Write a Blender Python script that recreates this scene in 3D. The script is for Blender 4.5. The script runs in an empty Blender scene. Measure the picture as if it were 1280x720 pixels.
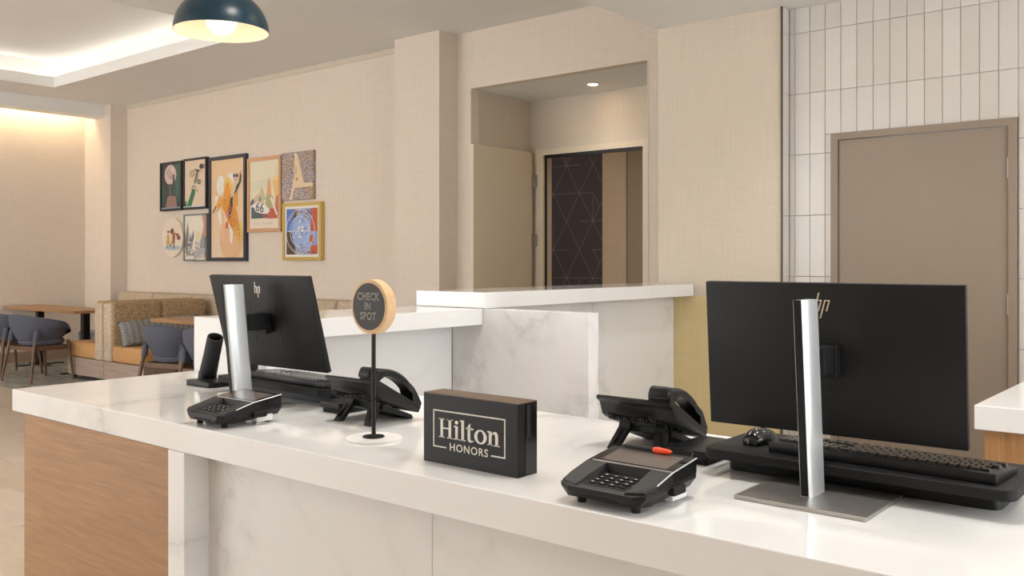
import bpy, bmesh, math, random
from mathutils import Vector, Matrix
random.seed(7)
S = bpy.context.scene
COL = S.collection
PI = math.pi
def R(a): return math.radians(a)

# ------------------------------------------------------------------ camera
cam = bpy.data.cameras.new('camera'); co = bpy.data.objects.new('camera', cam); COL.objects.link(co)
co.location = (0, 0, 1.39); co.rotation_euler = (R(90), 0, R(39.709))
cam.sensor_width = 36; cam.lens = 36*1147.65/1280; cam.shift_y = -(360-325.99)/1280; cam.clip_end = 100
S.camera = co
# ------------------------------------------------------------------ world / exposure
S.view_settings.view_transform = 'Standard'; S.view_settings.look = 'None'
S.view_settings.gamma = 1; S.view_settings.use_curve_mapping = False
S.view_settings.exposure = 0.6
w = bpy.data.worlds.new('world'); S.world = w; w.use_nodes = True
w.node_tree.nodes['Background'].inputs[0].default_value = (0.97, 0.985, 1.0, 1)
w.node_tree.nodes['Background'].inputs[1].default_value = 3.3
def area(name, loc, rot, sx, sy, power, col):
    l = bpy.data.lights.new(name, 'AREA'); l.shape = 'RECTANGLE'; l.size = sx; l.size_y = sy; l.energy = power; l.color = col
    o = bpy.data.objects.new(name, l); COL.objects.link(o); o.location = loc; o.rotation_euler = rot
    return o
WARM = (1.0, .83, .62)
DOWN = (1.0, .965, .92)
# fill spots added in the ceilings, out of view (their trims are built with the ceiling below)
LOW_FILL_SPOTS = [(-2.3, 1.9), (-0.7, 1.9), (-2.3, 2.9), (-0.7, 2.9), (-1.9, 4.6), (-0.3, 4.6), (0.9, 2.4), (-2.3, -1.2), (-0.5, -1.2)]
HIGH_FILL_SPOTS = [(-5.0, 1.2), (-5.0, 3.0), (-6.6, 1.2), (-6.4, 2.6), (-5.0, -1.5), (-6.6, -1.5)]
def down_spot(x, y, z, power, col=DOWN):
    l = bpy.data.lights.new('down_spot', 'SPOT'); l.energy = power; l.color = col; l.spot_size = R(125); l.spot_blend = .9; l.shadow_soft_size = .16
    o = bpy.data.objects.new('down_spot', l); COL.objects.link(o); o.location = (x, y, z)
for x, y in LOW_FILL_SPOTS: down_spot(x, y, 2.995, 48)
for x, y in HIGH_FILL_SPOTS: down_spot(x, y, 3.56, 42)
down_spot(-4.875, 7.05, 3.015, 9)
down_spot(-4.6, 7.95, 2.95, 6)  # added without a fixture to light the corridor

# ------------------------------------------------------------------ materials
def nmat(name):
    m = bpy.data.materials.new(name); m.use_nodes = True
    nt = m.node_tree; b = nt.nodes['Principled BSDF']
    return m, nt, b
def N(nt, t, **kw):
    n = nt.nodes.new(t)
    for k, v in kw.items(): setattr(n, k, v)
    return n
def coords(nt, scale=(1,1,1), rot=(0,0,0)):
    tc = N(nt, 'ShaderNodeTexCoord'); mp = N(nt, 'ShaderNodeMapping')
    mp.inputs['Scale'].default_value = scale; mp.inputs['Rotation'].default_value = rot
    nt.links.new(tc.outputs['Object'], mp.inputs['Vector']); return mp.outputs['Vector']
def noise(nt, vec, scale, detail=3, rough=.5, dist=0):
    n = N(nt, 'ShaderNodeTexNoise'); n.inputs['Scale'].default_value = scale; n.inputs['Detail'].default_value = detail
    n.inputs['Roughness'].default_value = rough; n.inputs['Distortion'].default_value = dist
    nt.links.new(vec, n.inputs['Vector']); return n.outputs['Fac']
def mix(nt, fac, a, b, blend='MIX'):
    n = N(nt, 'ShaderNodeMix', data_type='RGBA', blend_type=blend)
    if isinstance(fac, (int, float)): n.inputs[0].default_value = fac
    else: nt.links.new(fac, n.inputs[0])
    for s, v in ((6, a), (7, b)):
        if isinstance(v, tuple): n.inputs[s].default_value = (*v[:3], 1)
        else: nt.links.new(v, n.inputs[s])
    return n.outputs[2]
def ramp(nt, fac, stops):
    n = N(nt, 'ShaderNodeValToRGB'); cr = n.color_ramp
    while len(cr.elements) > 1: cr.elements.remove(cr.elements[-1])
    for i, (p, c) in enumerate(stops):
        e = cr.elements[0] if i == 0 else cr.elements.new(p)
        e.position = p; e.color = (*c, 1) if len(c) == 3 else c
    nt.links.new(fac, n.inputs[0]); return n.outputs[0]
def math_(nt, op, a, b=0):
    n = N(nt, 'ShaderNodeMath', operation=op)
    for i, v in enumerate((a, b)):
        if isinstance(v, (int, float)): n.inputs[i].default_value = v
        else: nt.links.new(v, n.inputs[i])
    return n.outputs[0]
def bump(nt, b, h, strength=.2, dist=.01):
    n = N(nt, 'ShaderNodeBump'); n.inputs['Strength'].default_value = strength; n.inputs['Distance'].default_value = dist
    nt.links.new(h, n.inputs['Height']); nt.links.new(n.outputs[0], b.inputs['Normal'])
def plain(name, c, rough=.5, metal=0, var=.06, vs=30, bmp=0):
    m, nt, b = nmat(name); v = coords(nt)
    f = noise(nt, v, vs, 4)
    col = mix(nt, f, tuple(x*(1-var) for x in c), tuple(min(1, x*(1+var)) for x in c))
    nt.links.new(col, b.inputs['Base Color']); b.inputs['Roughness'].default_value = rough; b.inputs['Metallic'].default_value = metal
    if bmp: bump(nt, b, f, bmp, .002)
    if name in ('monitor_shell', 'black_plastic', 'black_matte'): b.inputs['Specular IOR Level'].default_value = .3
    return m
def emis(name, c, s):
    m, nt, b = nmat(name); b.inputs['Base Color'].default_value = (*c, 1)
    b.inputs['Emission Color'].default_value = (*c, 1); b.inputs['Emission Strength'].default_value = s; return m
def linen(name, c, var=.1):
    m, nt, b = nmat(name)
    f1 = noise(nt, coords(nt, (170, 170, 3)), 1, 2); f2 = noise(nt, coords(nt, (5, 5, 190)), 1, 2); f3 = noise(nt, coords(nt), 1.2, 2)
    f = math_(nt, 'MULTIPLY', math_(nt, 'ADD', f1, f2), .5)
    st = ramp(nt, f, [(.3, (0, 0, 0)), (.7, (1, 1, 1))])
    col = mix(nt, st, tuple(x*(1-var) for x in c), tuple(min(1, x*(1+var)) for x in c))
    col = mix(nt, math_(nt, 'MULTIPLY', f3, .06), col, (.25, .2, .16))
    nt.links.new(col, b.inputs['Base Color']); b.inputs['Roughness'].default_value = .85; b.inputs['Specular IOR Level'].default_value = .2
    bump(nt, b, f, .25, .002); return m
def quartz(name, c=(.85, .85, .845), vs=1.0, rough=.09, seed=0.0, g0=.42, g1=.58):
    m, nt, b = nmat(name)
    tc = N(nt, 'ShaderNodeTexCoord'); mp = N(nt, 'ShaderNodeMapping'); mp.inputs['Location'].default_value = (seed, seed*.7, seed*1.3)
    mp.inputs['Rotation'].default_value = (.5, .6, .4)
    nt.links.new(tc.outputs['Object'], mp.inputs['Vector']); v = mp.outputs['Vector']
    n1 = noise(nt, v, vs, 7, .55, .5)
    d = math_(nt, 'ABSOLUTE', math_(nt, 'SUBTRACT', n1, .5))
    vein = ramp(nt, d, [(0, (1, 1, 1)), (.005, (.55, .55, .55)), (.02, (.30, .30, .30)), (.05, (0, 0, 0))])
    gate = ramp(nt, noise(nt, v, .8, 2), [(g0, (0, 0, 0)), (g1, (1, 1, 1))])
    fac = math_(nt, 'MULTIPLY', math_(nt, 'MULTIPLY', vein, gate), .5)
    cloud = mix(nt, noise(nt, v, 2.5, 3), tuple(x*.97 for x in c), c)
    col = mix(nt, fac, cloud, (.46, .45, .43))
    nt.links.new(col, b.inputs['Base Color']); b.inputs['Roughness'].default_value = rough
    b.inputs['Specular IOR Level'].default_value = .5; return m
def wood(name, c1, c2, axis='x', rough=.45, sc=1.0):
    m, nt, b = nmat(name)
    st = {'x': (1.3, 14, 26), 'y': (14, 1.3, 26), 'z': (26, 26, 1.3)}[axis]
    st = tuple(s*sc for s in st)
    f1 = noise(nt, coords(nt, st), 1.6, 6, .6, .6)
    st2 = tuple(s*6 if s > 5 else s*2 for s in st)
    f2 = noise(nt, coords(nt, st2), 1.5, 3, .6)
    r = ramp(nt, f1, [(.3, c1), (.5, tuple((a+b_)/2 for a, b_ in zip(c1, c2))), (.68, c2)])
    col = mix(nt, math_(nt, 'MULTIPLY', ramp(nt, f2, [(.35, (0, 0, 0)), (.65, (1, 1, 1))]), .38), r, tuple(x*.6 for x in c1))
    nt.links.new(col, b.inputs['Base Color']); b.inputs['Roughness'].default_value = rough
    bump(nt, b, f2, .1, .001); return m
def boucle(name, c1, c2, scale=220, bs=.6):
    m, nt, b = nmat(name); v = coords(nt)
    vo = N(nt, 'ShaderNodeTexVoronoi'); vo.inputs['Scale'].default_value = scale; nt.links.new(v, vo.inputs['Vector'])
    f = noise(nt, v, scale*.45, 3, .6)
    col = mix(nt, ramp(nt, f, [(.35, (0, 0, 0)), (.65, (1, 1, 1))]), c1, c2)
    nt.links.new(col, b.inputs['Base Color']); b.inputs['Roughness'].default_value = .95; b.inputs['Specular IOR Level'].default_value = .15
    bump(nt, b, vo.outputs['Distance'], bs, .006); return m
M = {}
M['linen'] = linen('wallcover_beige', (.745, .65, .555), .07)
M['linen_grey'] = linen('wallcover_sand', (.66, .585, .48), .08)
M['linen_lower_gold'] = linen('wall_lower_gold', (.76, .62, .34))
M['linen_dark'] = linen('wallcover_brown', (.26, .19, .13))
M['linen_tan'] = linen('wallcover_tan', (.42, .32, .22))
M['plum'] = plain('wallpaper_plum', (.030, .020, .024), .7, var=.2, vs=60)
M['plum_line'] = plain('wallpaper_line', (.17, .13, .13), .5)
M['ceiling'] = plain('ceiling_paint', (.82, .81, .78), .9, var=.015, vs=3)
M['cove'] = plain('cove_paint', (.84, .83, .80), .85, var=.01, vs=3)
M['quartz'] = quartz('quartz_counter', seed=1.0, rough=.07)
M['quartz_panel'] = quartz('quartz_panel', (.85, .845, .84), .8, .16, 6.3, .30, .46)
M['quartz_panel_b'] = quartz('quartz_panel_b', (.86, .86, .85), 1.0, .16, 9.0)
M['quartz_front_shaded'] = quartz('quartz_front_shaded', (.77, .76, .745), 1.1, .16, 4.2)  # same quartz in a darker copy, shade put into the desk front colour
M['oak'] = wood('oak_veneer', (.34, .175, .075), (.46, .255, .115), 'x', .42, 1.8)
M['oak_top'] = wood('oak_tabletop', (.36, .185, .08), (.47, .26, .12), 'x', .38)
M['walnut'] = wood('walnut', (.11, .055, .028), (.19, .10, .052), 'z', .45)
M['walnut_sign'] = wood('walnut_sign', (.10, .062, .04), (.17, .11, .07), 'x', .4, 3)
M['plinth'] = wood('grey_wood', (.36, .26, .21), (.50, .38, .31), 'x', .5)
M['base_wood'] = wood('baseboard_wood', (.34, .23, .15), (.42, .29, .20), 'y', .5)
M['maple'] = wood('maple', (.66, .43, .22), (.80, .57, .33), 'x', .5, 4)
M['black'] = plain('black_plastic', (.007, .007, .0075), .42, var=.1, vs=200, bmp=.05)
M['black_matte'] = plain('black_matte', (.007, .007, .0075), .62, var=.12, vs=150)
M['black_gloss'] = plain('black_gloss', (.007, .007, .0075), .16, var=.1)
M['black_metal'] = plain('black_metal', (.012, .012, .012), .35, .4)
M['panel_black'] = plain('monitor_shell', (.006, .006, .0065), .5, var=.1, vs=300, bmp=.03)
M['groove'] = plain('groove_black', (.003, .003, .003), .6)
M['screen'] = plain('terminal_screen', (.14, .115, .105), .12, var=.05, vs=12)
M['silver'] = plain('silver_metal', (.72, .75, .76), .32, .55, var=.03)
M['silver_plate'] = plain('brushed_plate', (.44, .42, .40), .38, .85, var=.05, vs=80)
M['chrome'] = plain('chrome', (.8, .78, .74), .16, 1)
M['white_plastic'] = plain('white_plastic', (.82, .81, .79), .4)
M['cream'] = plain('cream_letters', (.78, .75, .67), .5)
M['orange'] = plain('orange_rubber', (.85, .075, .02), .4)
M['taupe'] = plain('taupe_paint', (.275, .215, .162), .55, var=.03, vs=8)
M['door_tan'] = plain('tan_door_paint', (.72, .63, .49), .55, var=.02, vs=5)
M['tile'] = plain('white_tile', (.63, .60, .56), .28, var=.03, vs=4)
M['tile_b'] = plain('white_tile_b', (.61, .575, .525), .28, var=.03, vs=4)
M['tile_c'] = plain('white_tile_c', (.65, .62, .575), .28, var=.03, vs=4)
M['grout'] = plain('grout', (.43, .40, .36), .9)
M['steel'] = plain('steel_hinge', (.42, .40, .37), .35, .9)
M['bronze'] = plain('bronze_trim', (.10, .075, .05), .4, .6)
M['leather'] = plain('tan_leather', (.56, .30, .12), .40, var=.07, vs=14, bmp=.1)
M['boucle'] = boucle('boucle_tan', (.30, .19, .095), (.60, .44, .27), 150)
M['boucle_light'] = boucle('boucle_light', (.44, .34, .235), (.68, .56, .42), 150)
M['chair_fabric'] = boucle('blue_grey_fabric', (.085, .090, .115), (.135, .14, .17), 320, .25)
M['blue_seat'] = plain('blue_grey_seat', (.22, .27, .34), .6, bmp=.1)
M['teal'] = plain('teal_enamel', (.002, .028, .047), .32, var=.05)
M['shade_in'] = plain('shade_inside', (.88, .79, .64), .5, var=.02)
M['bulb'] = emis('bulb_glow', (1, .86, .62), 1.6)
M['strip'] = emis('cove_strip', (1, .94, .85), 5)
M['strip_warm'] = emis('cove_strip_warm', (1, .80, .52), 17)
M['spot_glow'] = emis('downlight_glow', (1, .9, .76), 12)
M['pink'] = plain('pink_paper', (.75, .30, .34), .6)
M['keyprint'] = plain('key_print', (.75, .75, .75), .5)
def knit():
    m, nt, b = nmat('knit_pillow')
    sp = N(nt, 'ShaderNodeSeparateXYZ'); nt.links.new(coords(nt), sp.inputs[0])
    col_ = math_(nt, 'ABSOLUTE', math_(nt, 'SUBTRACT', math_(nt, 'FRACT', math_(nt, 'MULTIPLY', sp.outputs['Y'], 15)), .5))
    row = math_(nt, 'FRACT', math_(nt, 'ADD', math_(nt, 'MULTIPLY', sp.outputs['Z'], 34), math_(nt, 'MULTIPLY', col_, 2.2)))
    tri = math_(nt, 'MULTIPLY', math_(nt, 'ABSOLUTE', math_(nt, 'SUBTRACT', row, .5)), 2)
    f = noise(nt, coords(nt), 60, 3)
    mx = math_(nt, 'ADD', math_(nt, 'MULTIPLY', tri, .5), math_(nt, 'ADD', math_(nt, 'MULTIPLY', f, .5), math_(nt, 'MULTIPLY', col_, .35)))
    c = ramp(nt, mx, [(.34, (.11, .12, .13)), (.58, (.24, .25, .25)), (.85, (.50, .48, .45))])
    nt.links.new(c, b.inputs['Base Color']); b.inputs['Roughness'].default_value = .95; bump(nt, b, mx, .8, .01); return m
M['knit'] = knit()
def rugmat():
    m, nt, b = nmat('rug_pile'); a = noise(nt, coords(nt, (1.5, 6, 1)), 1.6, 6, .65, 1.0); f = noise(nt, coords(nt), 120, 2)
    c = ramp(nt, a, [(.3, (.16, .165, .155)), (.5, (.30, .29, .26)), (.68, (.45, .42, .37))])
    c = mix(nt, math_(nt, 'MULTIPLY', f, .35), c, (.18, .18, .17)); nt.links.new(c, b.inputs['Base Color']); b.inputs['Roughness'].default_value = 1
    bump(nt, b, f, .5, .004); return m
M['rug'] = rugmat()
def floormat(name, c1, c2):
    m, nt, b = nmat(name); a = noise(nt, coords(nt, (1.2, 4, 1)), 1.3, 6, .6, .6)
    nt.links.new(ramp(nt, a, [(.3, c1), (.7, c2)]), b.inputs['Base Color']); b.inputs['Roughness'].default_value = .28; return m
M['floor_a'] = floormat('floor_tile_a', (.50, .41, .32), (.62, .53, .43))
M['floor_b'] = floormat('floor_tile_b', (.47, .37, .28), (.60, .50, .40))
M['floor_c'] = floormat('floor_tile_c', (.53, .44, .35), (.66, .57, .47))
M['joint'] = plain('floor_joint', (.36, .30, .24), .8)

_flat = {}
def flat(c):
    if c not in _flat: _flat[c] = plain('print_%d' % len(_flat), c, .5, var=.05, vs=40)
    return _flat[c]

# ------------------------------------------------------------------ mesh helpers (verts in world coords; obj() shifts them to the thing's base)
OFF = {}
def box(bm, x0, x1, y0, y1, z0, z1, bev=0, seg=2, mi=0):
    t = bmesh.new()
    r = bmesh.ops.create_cube(t, size=1)
    for v in t.verts: v.co = Vector(((x0+x1)/2+v.co.x*(x1-x0), (y0+y1)/2+v.co.y*(y1-y0), (z0+z1)/2+v.co.z*(z1-z0)))
    if bev: bmesh.ops.bevel(t, geom=t.edges[:], offset=bev, segments=seg, profile=.5, affect='EDGES')
    merge(bm, t, mi); return bm
def merge(bm, t, mi=0, mtx=None):
    if mtx is not None: bmesh.ops.transform(t, matrix=mtx, verts=t.verts[:])
    for f in t.faces: f.material_index = mi
    me = bpy.data.meshes.new('tmp'); t.to_mesh(me); t.free(); n = len(bm.faces); bm.from_mesh(me); bpy.data.meshes.remove(me)
    return bm
def prism(bm, pts, axis, a, b, bev=0, mi=0, seg=2):
    """polygon pts (2-D) extruded along axis from a to b. axis x: pts=(y,z); y: (x,z); z: (x,y)"""
    t = bmesh.new()
    def P(p, k): return {'x': (k, p[0], p[1]), 'y': (p[0], k, p[1]), 'z': (p[0], p[1], k)}[axis]
    v0 = [t.verts.new(P(p, a)) for p in pts]; v1 = [t.verts.new(P(p, b)) for p in pts]
    t.faces.new(v0); t.faces.new(v1[::-1]); n = len(pts)
    for i in range(n): t.faces.new((v0[i], v1[i], v1[(i+1) % n], v0[(i+1) % n]))
    bmesh.ops.recalc_face_normals(t, faces=t.faces[:])
    if bev: bmesh.ops.bevel(t, geom=t.edges[:], offset=bev, segments=seg, profile=.5, affect='EDGES')
    return merge(bm, t, mi)
def tube(bm, pts, r, n=10, r1=None, mi=0, cap=True):
    """tube along pts; r may be a list"""
    pts = [Vector(p) for p in pts]; k = len(pts)
    rs = r if isinstance(r, (list, tuple)) else [r+(((r1 if r1 is not None else r)-r)*i/(k-1)) for i in range(k)]
    t = bmesh.new(); rings = []
    up = None
    for i, p in enumerate(pts):
        d = (pts[min(i+1, k-1)]-pts[max(i-1, 0)]).normalized()
        if up is None: up = Vector((0, 0, 1)) if abs(d.z) < .9 else Vector((1, 0, 0))
        s = d.cross(up).normalized(); u = s.cross(d).normalized(); up = u
        rings.append([t.verts.new(p+(s*math.cos(2*PI*j/n)+u*math.sin(2*PI*j/n))*rs[i]) for j in range(n)])
    for a, b in zip(rings, rings[1:]):
        for j in range(n): t.faces.new((a[j], a[(j+1) % n], b[(j+1) % n], b[j]))
    if cap: t.faces.new(rings[0][::-1]); t.faces.new(rings[-1])
    bmesh.ops.recalc_face_normals(t, faces=t.faces[:])
    return merge(bm, t, mi)
def lathe(bm, prof, c, n=40, mi=0, axis='z', cap=True, wrap=False):
    """prof = [(r, h)...] round axis through c"""
    t = bmesh.new(); rings = []
    for r, h in prof:
        ring = []
        for j in range(n):
            a = 2*PI*j/n; q = (r*math.cos(a), r*math.sin(a), h)
            if axis == 'y': q = (q[0], q[2], q[1])
            ring.append(t.verts.new((c[0]+q[0], c[1]+q[1], c[2]+q[2])))
        rings.append(ring)
    for a, b in zip(rings, rings[1:]):
        for j in range(n): t.faces.new((a[j], a[(j+1) % n], b[(j+1) % n], b[j]))
    if wrap:
        a, b = rings[-1], rings[0]
        for j in range(n): t.faces.new((a[j], a[(j+1) % n], b[(j+1) % n], b[j]))
    elif cap:
        if prof[0][0] > 1e-5: t.faces.new(rings[0][::-1])
        if prof[-1][0] > 1e-5: t.faces.new(rings[-1])
    bmesh.ops.remove_doubles(t, verts=t.verts[:], dist=1e-6)
    bmesh.ops.recalc_face_normals(t, faces=t.faces[:])
    return merge(bm, t, mi)
def loft(bm, rings, closed=True, cap=True, mi=0):
    t = bmesh.new(); R_ = [[t.verts.new(p) for p in r] for r in rings]; n = len(rings[0])
    for a, b in zip(R_, R_[1:]):
        for j in range(n if closed else n-1): t.faces.new((a[j], a[(j+1) % n], b[(j+1) % n], b[j]))
    if cap: t.faces.new(R_[0][::-1]); t.faces.new(R_[-1])
    bmesh.ops.recalc_face_normals(t, faces=t.faces[:])
    return merge(bm, t, mi)
def B(): return bmesh.new()
def bb(*a, **k): return box(B(), *a, **k)
def obj(name, bm, m, parent=None, smooth=False):
    me = bpy.data.meshes.new(name)
    off = OFF.get(parent.name, Vector()) if parent else Vector()
    if off.length: bmesh.ops.translate(bm, vec=-off, verts=bm.verts[:])
    bm.to_mesh(me); bm.free()
    for mm in (m if isinstance(m, (list, tuple)) else [m]): me.materials.append(M[mm] if isinstance(mm, str) else mm)
    if smooth:
        for p in me.polygons: p.use_smooth = True
        try: me.set_sharp_from_angle(angle=R(38))
        except Exception: pass
    o = bpy.data.objects.new(name, me); COL.objects.link(o)
    if parent: o.parent = parent; OFF[o.name] = off
    return o
def tag(o, label, cat, group=None):
    o['label'] = label; o['category'] = cat
    if group: o['group'] = group
    return o
def thing(name, label, cat, loc=(0, 0, 0), group=None):
    o = bpy.data.objects.new(name, None); COL.objects.link(o); o.location = loc; o.empty_display_size = .05
    OFF[o.name] = Vector(loc); return tag(o, label, cat, group)
def struct(name, bm, m, label=None):
    o = obj(name, bm, m); o['kind'] = 'structure'
    if label: o['label'] = label
    return o
def dup(root, loc=None, rotz=None, label=None):
    def cp(o, parent):
        c = o.copy(); COL.objects.link(c)
        if parent: c.parent = parent
        for ch in [x for x in o.children]: cp(ch, c)
        return c
    r = cp(root, None)
    if loc is not None: r.location = loc
    if rotz is not None: r.rotation_euler = (0, 0, rotz)
    if label: r['label'] = label
    return r
def piece(me, name, loc, parent, scale=None):
    o = bpy.data.objects.new(name, me); COL.objects.link(o); o.location = loc; o.parent = parent
    if scale: o.scale = scale
    return o
def mesh(name, bm, m):
    me = bpy.data.meshes.new(name); bm.to_mesh(me); bm.free(); me.materials.append(M[m]); return me
def text_bm(s, size, outline=0, spacing=1.0):
    """text in the XZ plane facing -Y, centred on the origin"""
    cu = bpy.data.curves.new('t', 'FONT'); cu.body = s; cu.size = size; cu.align_x = 'CENTER'; cu.align_y = 'CENTER'; cu.space_character = spacing
    if outline: cu.fill_mode = 'NONE'; cu.bevel_depth = outline; cu.bevel_resolution = 0
    else: cu.extrude = .0004
    cu.resolution_u = 3
    o = bpy.data.objects.new('t', cu); COL.objects.link(o); bpy.context.view_layer.update()
    me = bpy.data.meshes.new_from_object(o.evaluated_get(bpy.context.evaluated_depsgraph_get()))
    bm = B(); bm.from_mesh(me); bpy.data.meshes.remove(me); bpy.data.objects.remove(o); bpy.data.curves.remove(cu)
    bmesh.ops.transform(bm, matrix=Matrix.Rotation(PI/2, 4, 'X'), verts=bm.verts[:]); return bm
def el(cx, cy, rx, ry, n=20, a0=0, a1=2*PI): return [(cx+rx*math.cos(a0+(a1-a0)*i/n), cy+ry*math.sin(a0+(a1-a0)*i/n)) for i in range(n)]
def mv(bm, x, y, z): bmesh.ops.translate(bm, vec=(x, y, z), verts=bm.verts[:]); return bm

# ================================================================== SETTING
YW = 6.48; ZH = 3.572; ZL = 3.01; XL = -13.17; XR = 3.4; YN = -5.0
XE = -3.318                                    # edge between high and low ceiling
# ---- floor with tiles
floor = struct('floor', bb(XL-.1, XR, YN, 9.2, -.1, -.004), 'joint')
TP = .905; TQ = .61
tiles = [mesh('floor_tile_%d' % i, bb(-TP/2+.002, TP/2-.002, -TQ/2+.002, TQ/2-.002, -.02, 0, bev=.0015, seg=1), 'floor_'+c) for i, c in enumerate('abc')]
nx0 = -7.78
for i in range(-6, 13):
    for j in range(-9, 16):
        cx = nx0+TP*(i+.5); cy = 2.37+TQ*(j+.5)+(TQ/2 if i % 2 else 0)
        if cx < XL+.3 or cx > XR-.4 or cy < YN+.3 or cy > 9: continue
        if cx > -3.0 and cy > 1.9: continue
        if cx < -6 and cy > 4.6: continue
        piece(tiles[(i*5+j*3+(i*j) % 3) % 3], 'tile', (cx, cy, 0), floor)
# ---- walls
struct('wall_left', bb(XL-.12, XL, YN, YW, 0, ZH+.45), 'linen')
b = B()
box(b, XL, -5.9, YW, YW+.1, 0, ZH+.45); box(b, -5.9, -3.93, YW, YW+.1, 3.03, ZH+.45); box(b, -3.93, XE+.02, YW, YW+.1, 0, ZH+.45)
struct('wall_back', b, 'linen')
b = B(); box(b, -12.42-.75, -12.42, YW-.24, YW, 0, ZH); struct('wall_pilaster_corner', b, 'linen')
b = B(); box(b, -6.693, -6.077, YW-.24, YW, 0, ZH); struct('wall_pilaster', b, 'linen')
# block wall beside the tiles
struct('wall_block', bb(XE, -2.417, 5.6, YW+.1, 1.15, ZL), 'linen_grey')
struct('wall_block_lower', bb(XE, -2.417, 5.6, YW+.1, 0, 1.15), 'linen_lower_gold', 'woven wall below the raised ledge, more golden than the wall above')  # lower part of the block wall, coloured more golden
struct('trim_1', bb(-2.4185, -2.4095, 5.588, 5.604, 0, ZL), 'bronze')
# recess behind the opening
b = B(); box(b, -6.0, -5.9, YW+.1, 7.4, 0, 3.1); box(b, -3.93, -3.83, YW+.1, 7.4, 0, 3.1)
box(b, -6.0, -5.78, 7.4, 7.5, 0, 3.1); box(b, -4.45, -3.83, 7.4, 7.5, 0, 3.1); box(b, -5.78, -4.45, 7.4, 7.5, 2.52, 3.1)
struct('wall_recess', b, 'linen_grey')
struct('ceiling_recess', bb(-6.0, -3.83, YW+.1, 7.4, 3.03, 3.12), 'ceiling')
b = B(); box(b, -5.9, -5.888, YW-.004, YW+.105, 0, 3.03); box(b, -3.942, -3.93, YW-.004, YW+.105, 0, 3.03)
struct('trim_2', b, 'linen')
# doorway frame in the recess and its open leaf
b = B(); box(b, -5.79, -5.70, 7.36, 7.5, 0, 2.52); box(b, -4.53, -4.44, 7.36, 7.5, 0, 2.52); box(b, -5.70, -4.53, 7.3605, 7.5, 2.46, 2.52)
fr = struct('door_frame_2', b, 'door_tan')
d2 = struct('door_2', bb(-5.885, -5.84, 6.46, 7.36, .01, 2.50, bev=.003), 'door_tan', 'tan flush door standing open against the side of the recess')
for z in (2.2, 1.6, .4): obj('hinge', bb(-5.842, -5.775, 7.345, 7.362, z-.06, z+.06), 'steel', d2)
obj('jamb_gap_strip', bb(-5.715, -5.69, 7.385, 7.41, 0, 2.47), 'groove', fr)  # dark strip in the gap along the jamb
obj('header_gap_strip', bb(-5.69, -4.53, 7.37, 7.41, 2.43, 2.46), 'black_metal', fr)  # dark strip in the gap under the header
# corridor behind
b = B(); box(b, -7.2, -3.0, 8.75, 8.85, 0, 3.0); cw = struct('wall_corridor', b, 'plum')
lb = B(); hx = .19; hz = .33
def strip(bm, x0, z0, x1, z1, t=.0045, y=8.7475):
    d = Vector((x1-x0, 0, z1-z0)); n = Vector((-d.z, 0, d.x)).normalized()*t/2
    vs = [bm.verts.new(p) for p in ((x0+n.x, y, z0+n.z), (x1+n.x, y, z1+n.z), (x1-n.x, y, z1-n.z), (x0-n.x, y, z0-n.z))]
    bm.faces.new(vs)
random.seed(3)
for i in range(-1, 12):
    for j in range(0, 9):
        x = -7.0+i*hx*2+(hx if j % 2 else 0); z = .2+j*hz
        strip(lb, x, z, x+hx, z+hz)
        strip(lb, x, z, x-hx, z+hz)
        if (i+j) % 3 != 0: strip(lb, x-hx, z, x+hx, z)
        if (i*2+j) % 3 == 0: strip(lb, x, z, x, z+hz*.9)
        if (i+2*j) % 4 == 0: strip(lb, x, z+hz, x+hx*.5, z+hz*.5)
obj('wallpaper_line', lb, 'plum_line', cw)
struct('wall_corridor_tan', bb(-5.65, -5.345, 8.35, 8.75, 0, 3.0), 'linen_tan')
struct('wall_corridor_brown', bb(-5.345, -3.0, 8.36, 8.75, 0, 3.0), 'linen_dark')
struct('ceiling_corridor', bb(-7.2, -3.0, 7.5, 8.85, 2.98, 3.08), 'ceiling')
b = B(); box(b, -7.3, -7.2, 7.5, 8.85, 0, 3.0); box(b, -3.0, -2.9, 7.5, 8.85, 0, 3.0); struct('wall_corridor_end', b, 'linen_dark')
# ---- tiled wall
DX0, DX1, DZ = -2.13, -1.094, 2.184
tw = B(); box(tw, -2.417, DX0, 5.706, 5.9, 0, ZL); box(tw, DX0, DX1, 5.706, 5.9, DZ, ZL); box(tw, DX1, XR, 5.706, 5.9, 0, ZL)
tw = struct('wall_tiled', tw, 'grout')
PX, PZ = .0985, .389
zs = [2.846-PZ*k for k in range(-1, 9)]
tcache = {}
def wall_tile(x0, x1, z0, z1, k):
    g = .0016
    key = (round(x1-x0, 3), round(z1-z0, 3), k)
    if key not in tcache:
        tcache[key] = mesh('wall_tile', bb(0, x1-x0-2*g, 0, .01, 0, z1-z0-2*g, bev=.0015, seg=1), ['tile', 'tile_b', 'tile_c'][k])
    piece(tcache[key], 'tile', (x0+g, 5.6985+random.uniform(-.0006, .0006), z0+g), tw)
x = -2.371-PX
cnt = 0
while x < .75:
    for zt in zs:
        z0, z1 = max(zt-PZ, 0), min(zt, ZL)
        if z1-z0 < .02: continue
        xa, xb = max(x, -2.407), x+PX
        if xb-xa < .01: continue
        k = random.randrange(3)
        if xb > DX0 and xa < DX1 and z0 < DZ:          # cut round the door frame
            if z1 > DZ+.01: wall_tile(xa, xb, DZ, z1, k)
            if xa < DX0-.01: wall_tile(xa, DX0, z0, min(z1, DZ), k)
            if xb > DX1+.01: wall_tile(DX1, xb, z0, min(z1, DZ), k)
            continue
        wall_tile(xa, xb, z0, z1, k)
    x += PX
rt = mesh('return_tile', bb(0, .008, .0016, .0944, .0016, PZ-.0016, bev=.0015, seg=1), 'tile')
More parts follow.
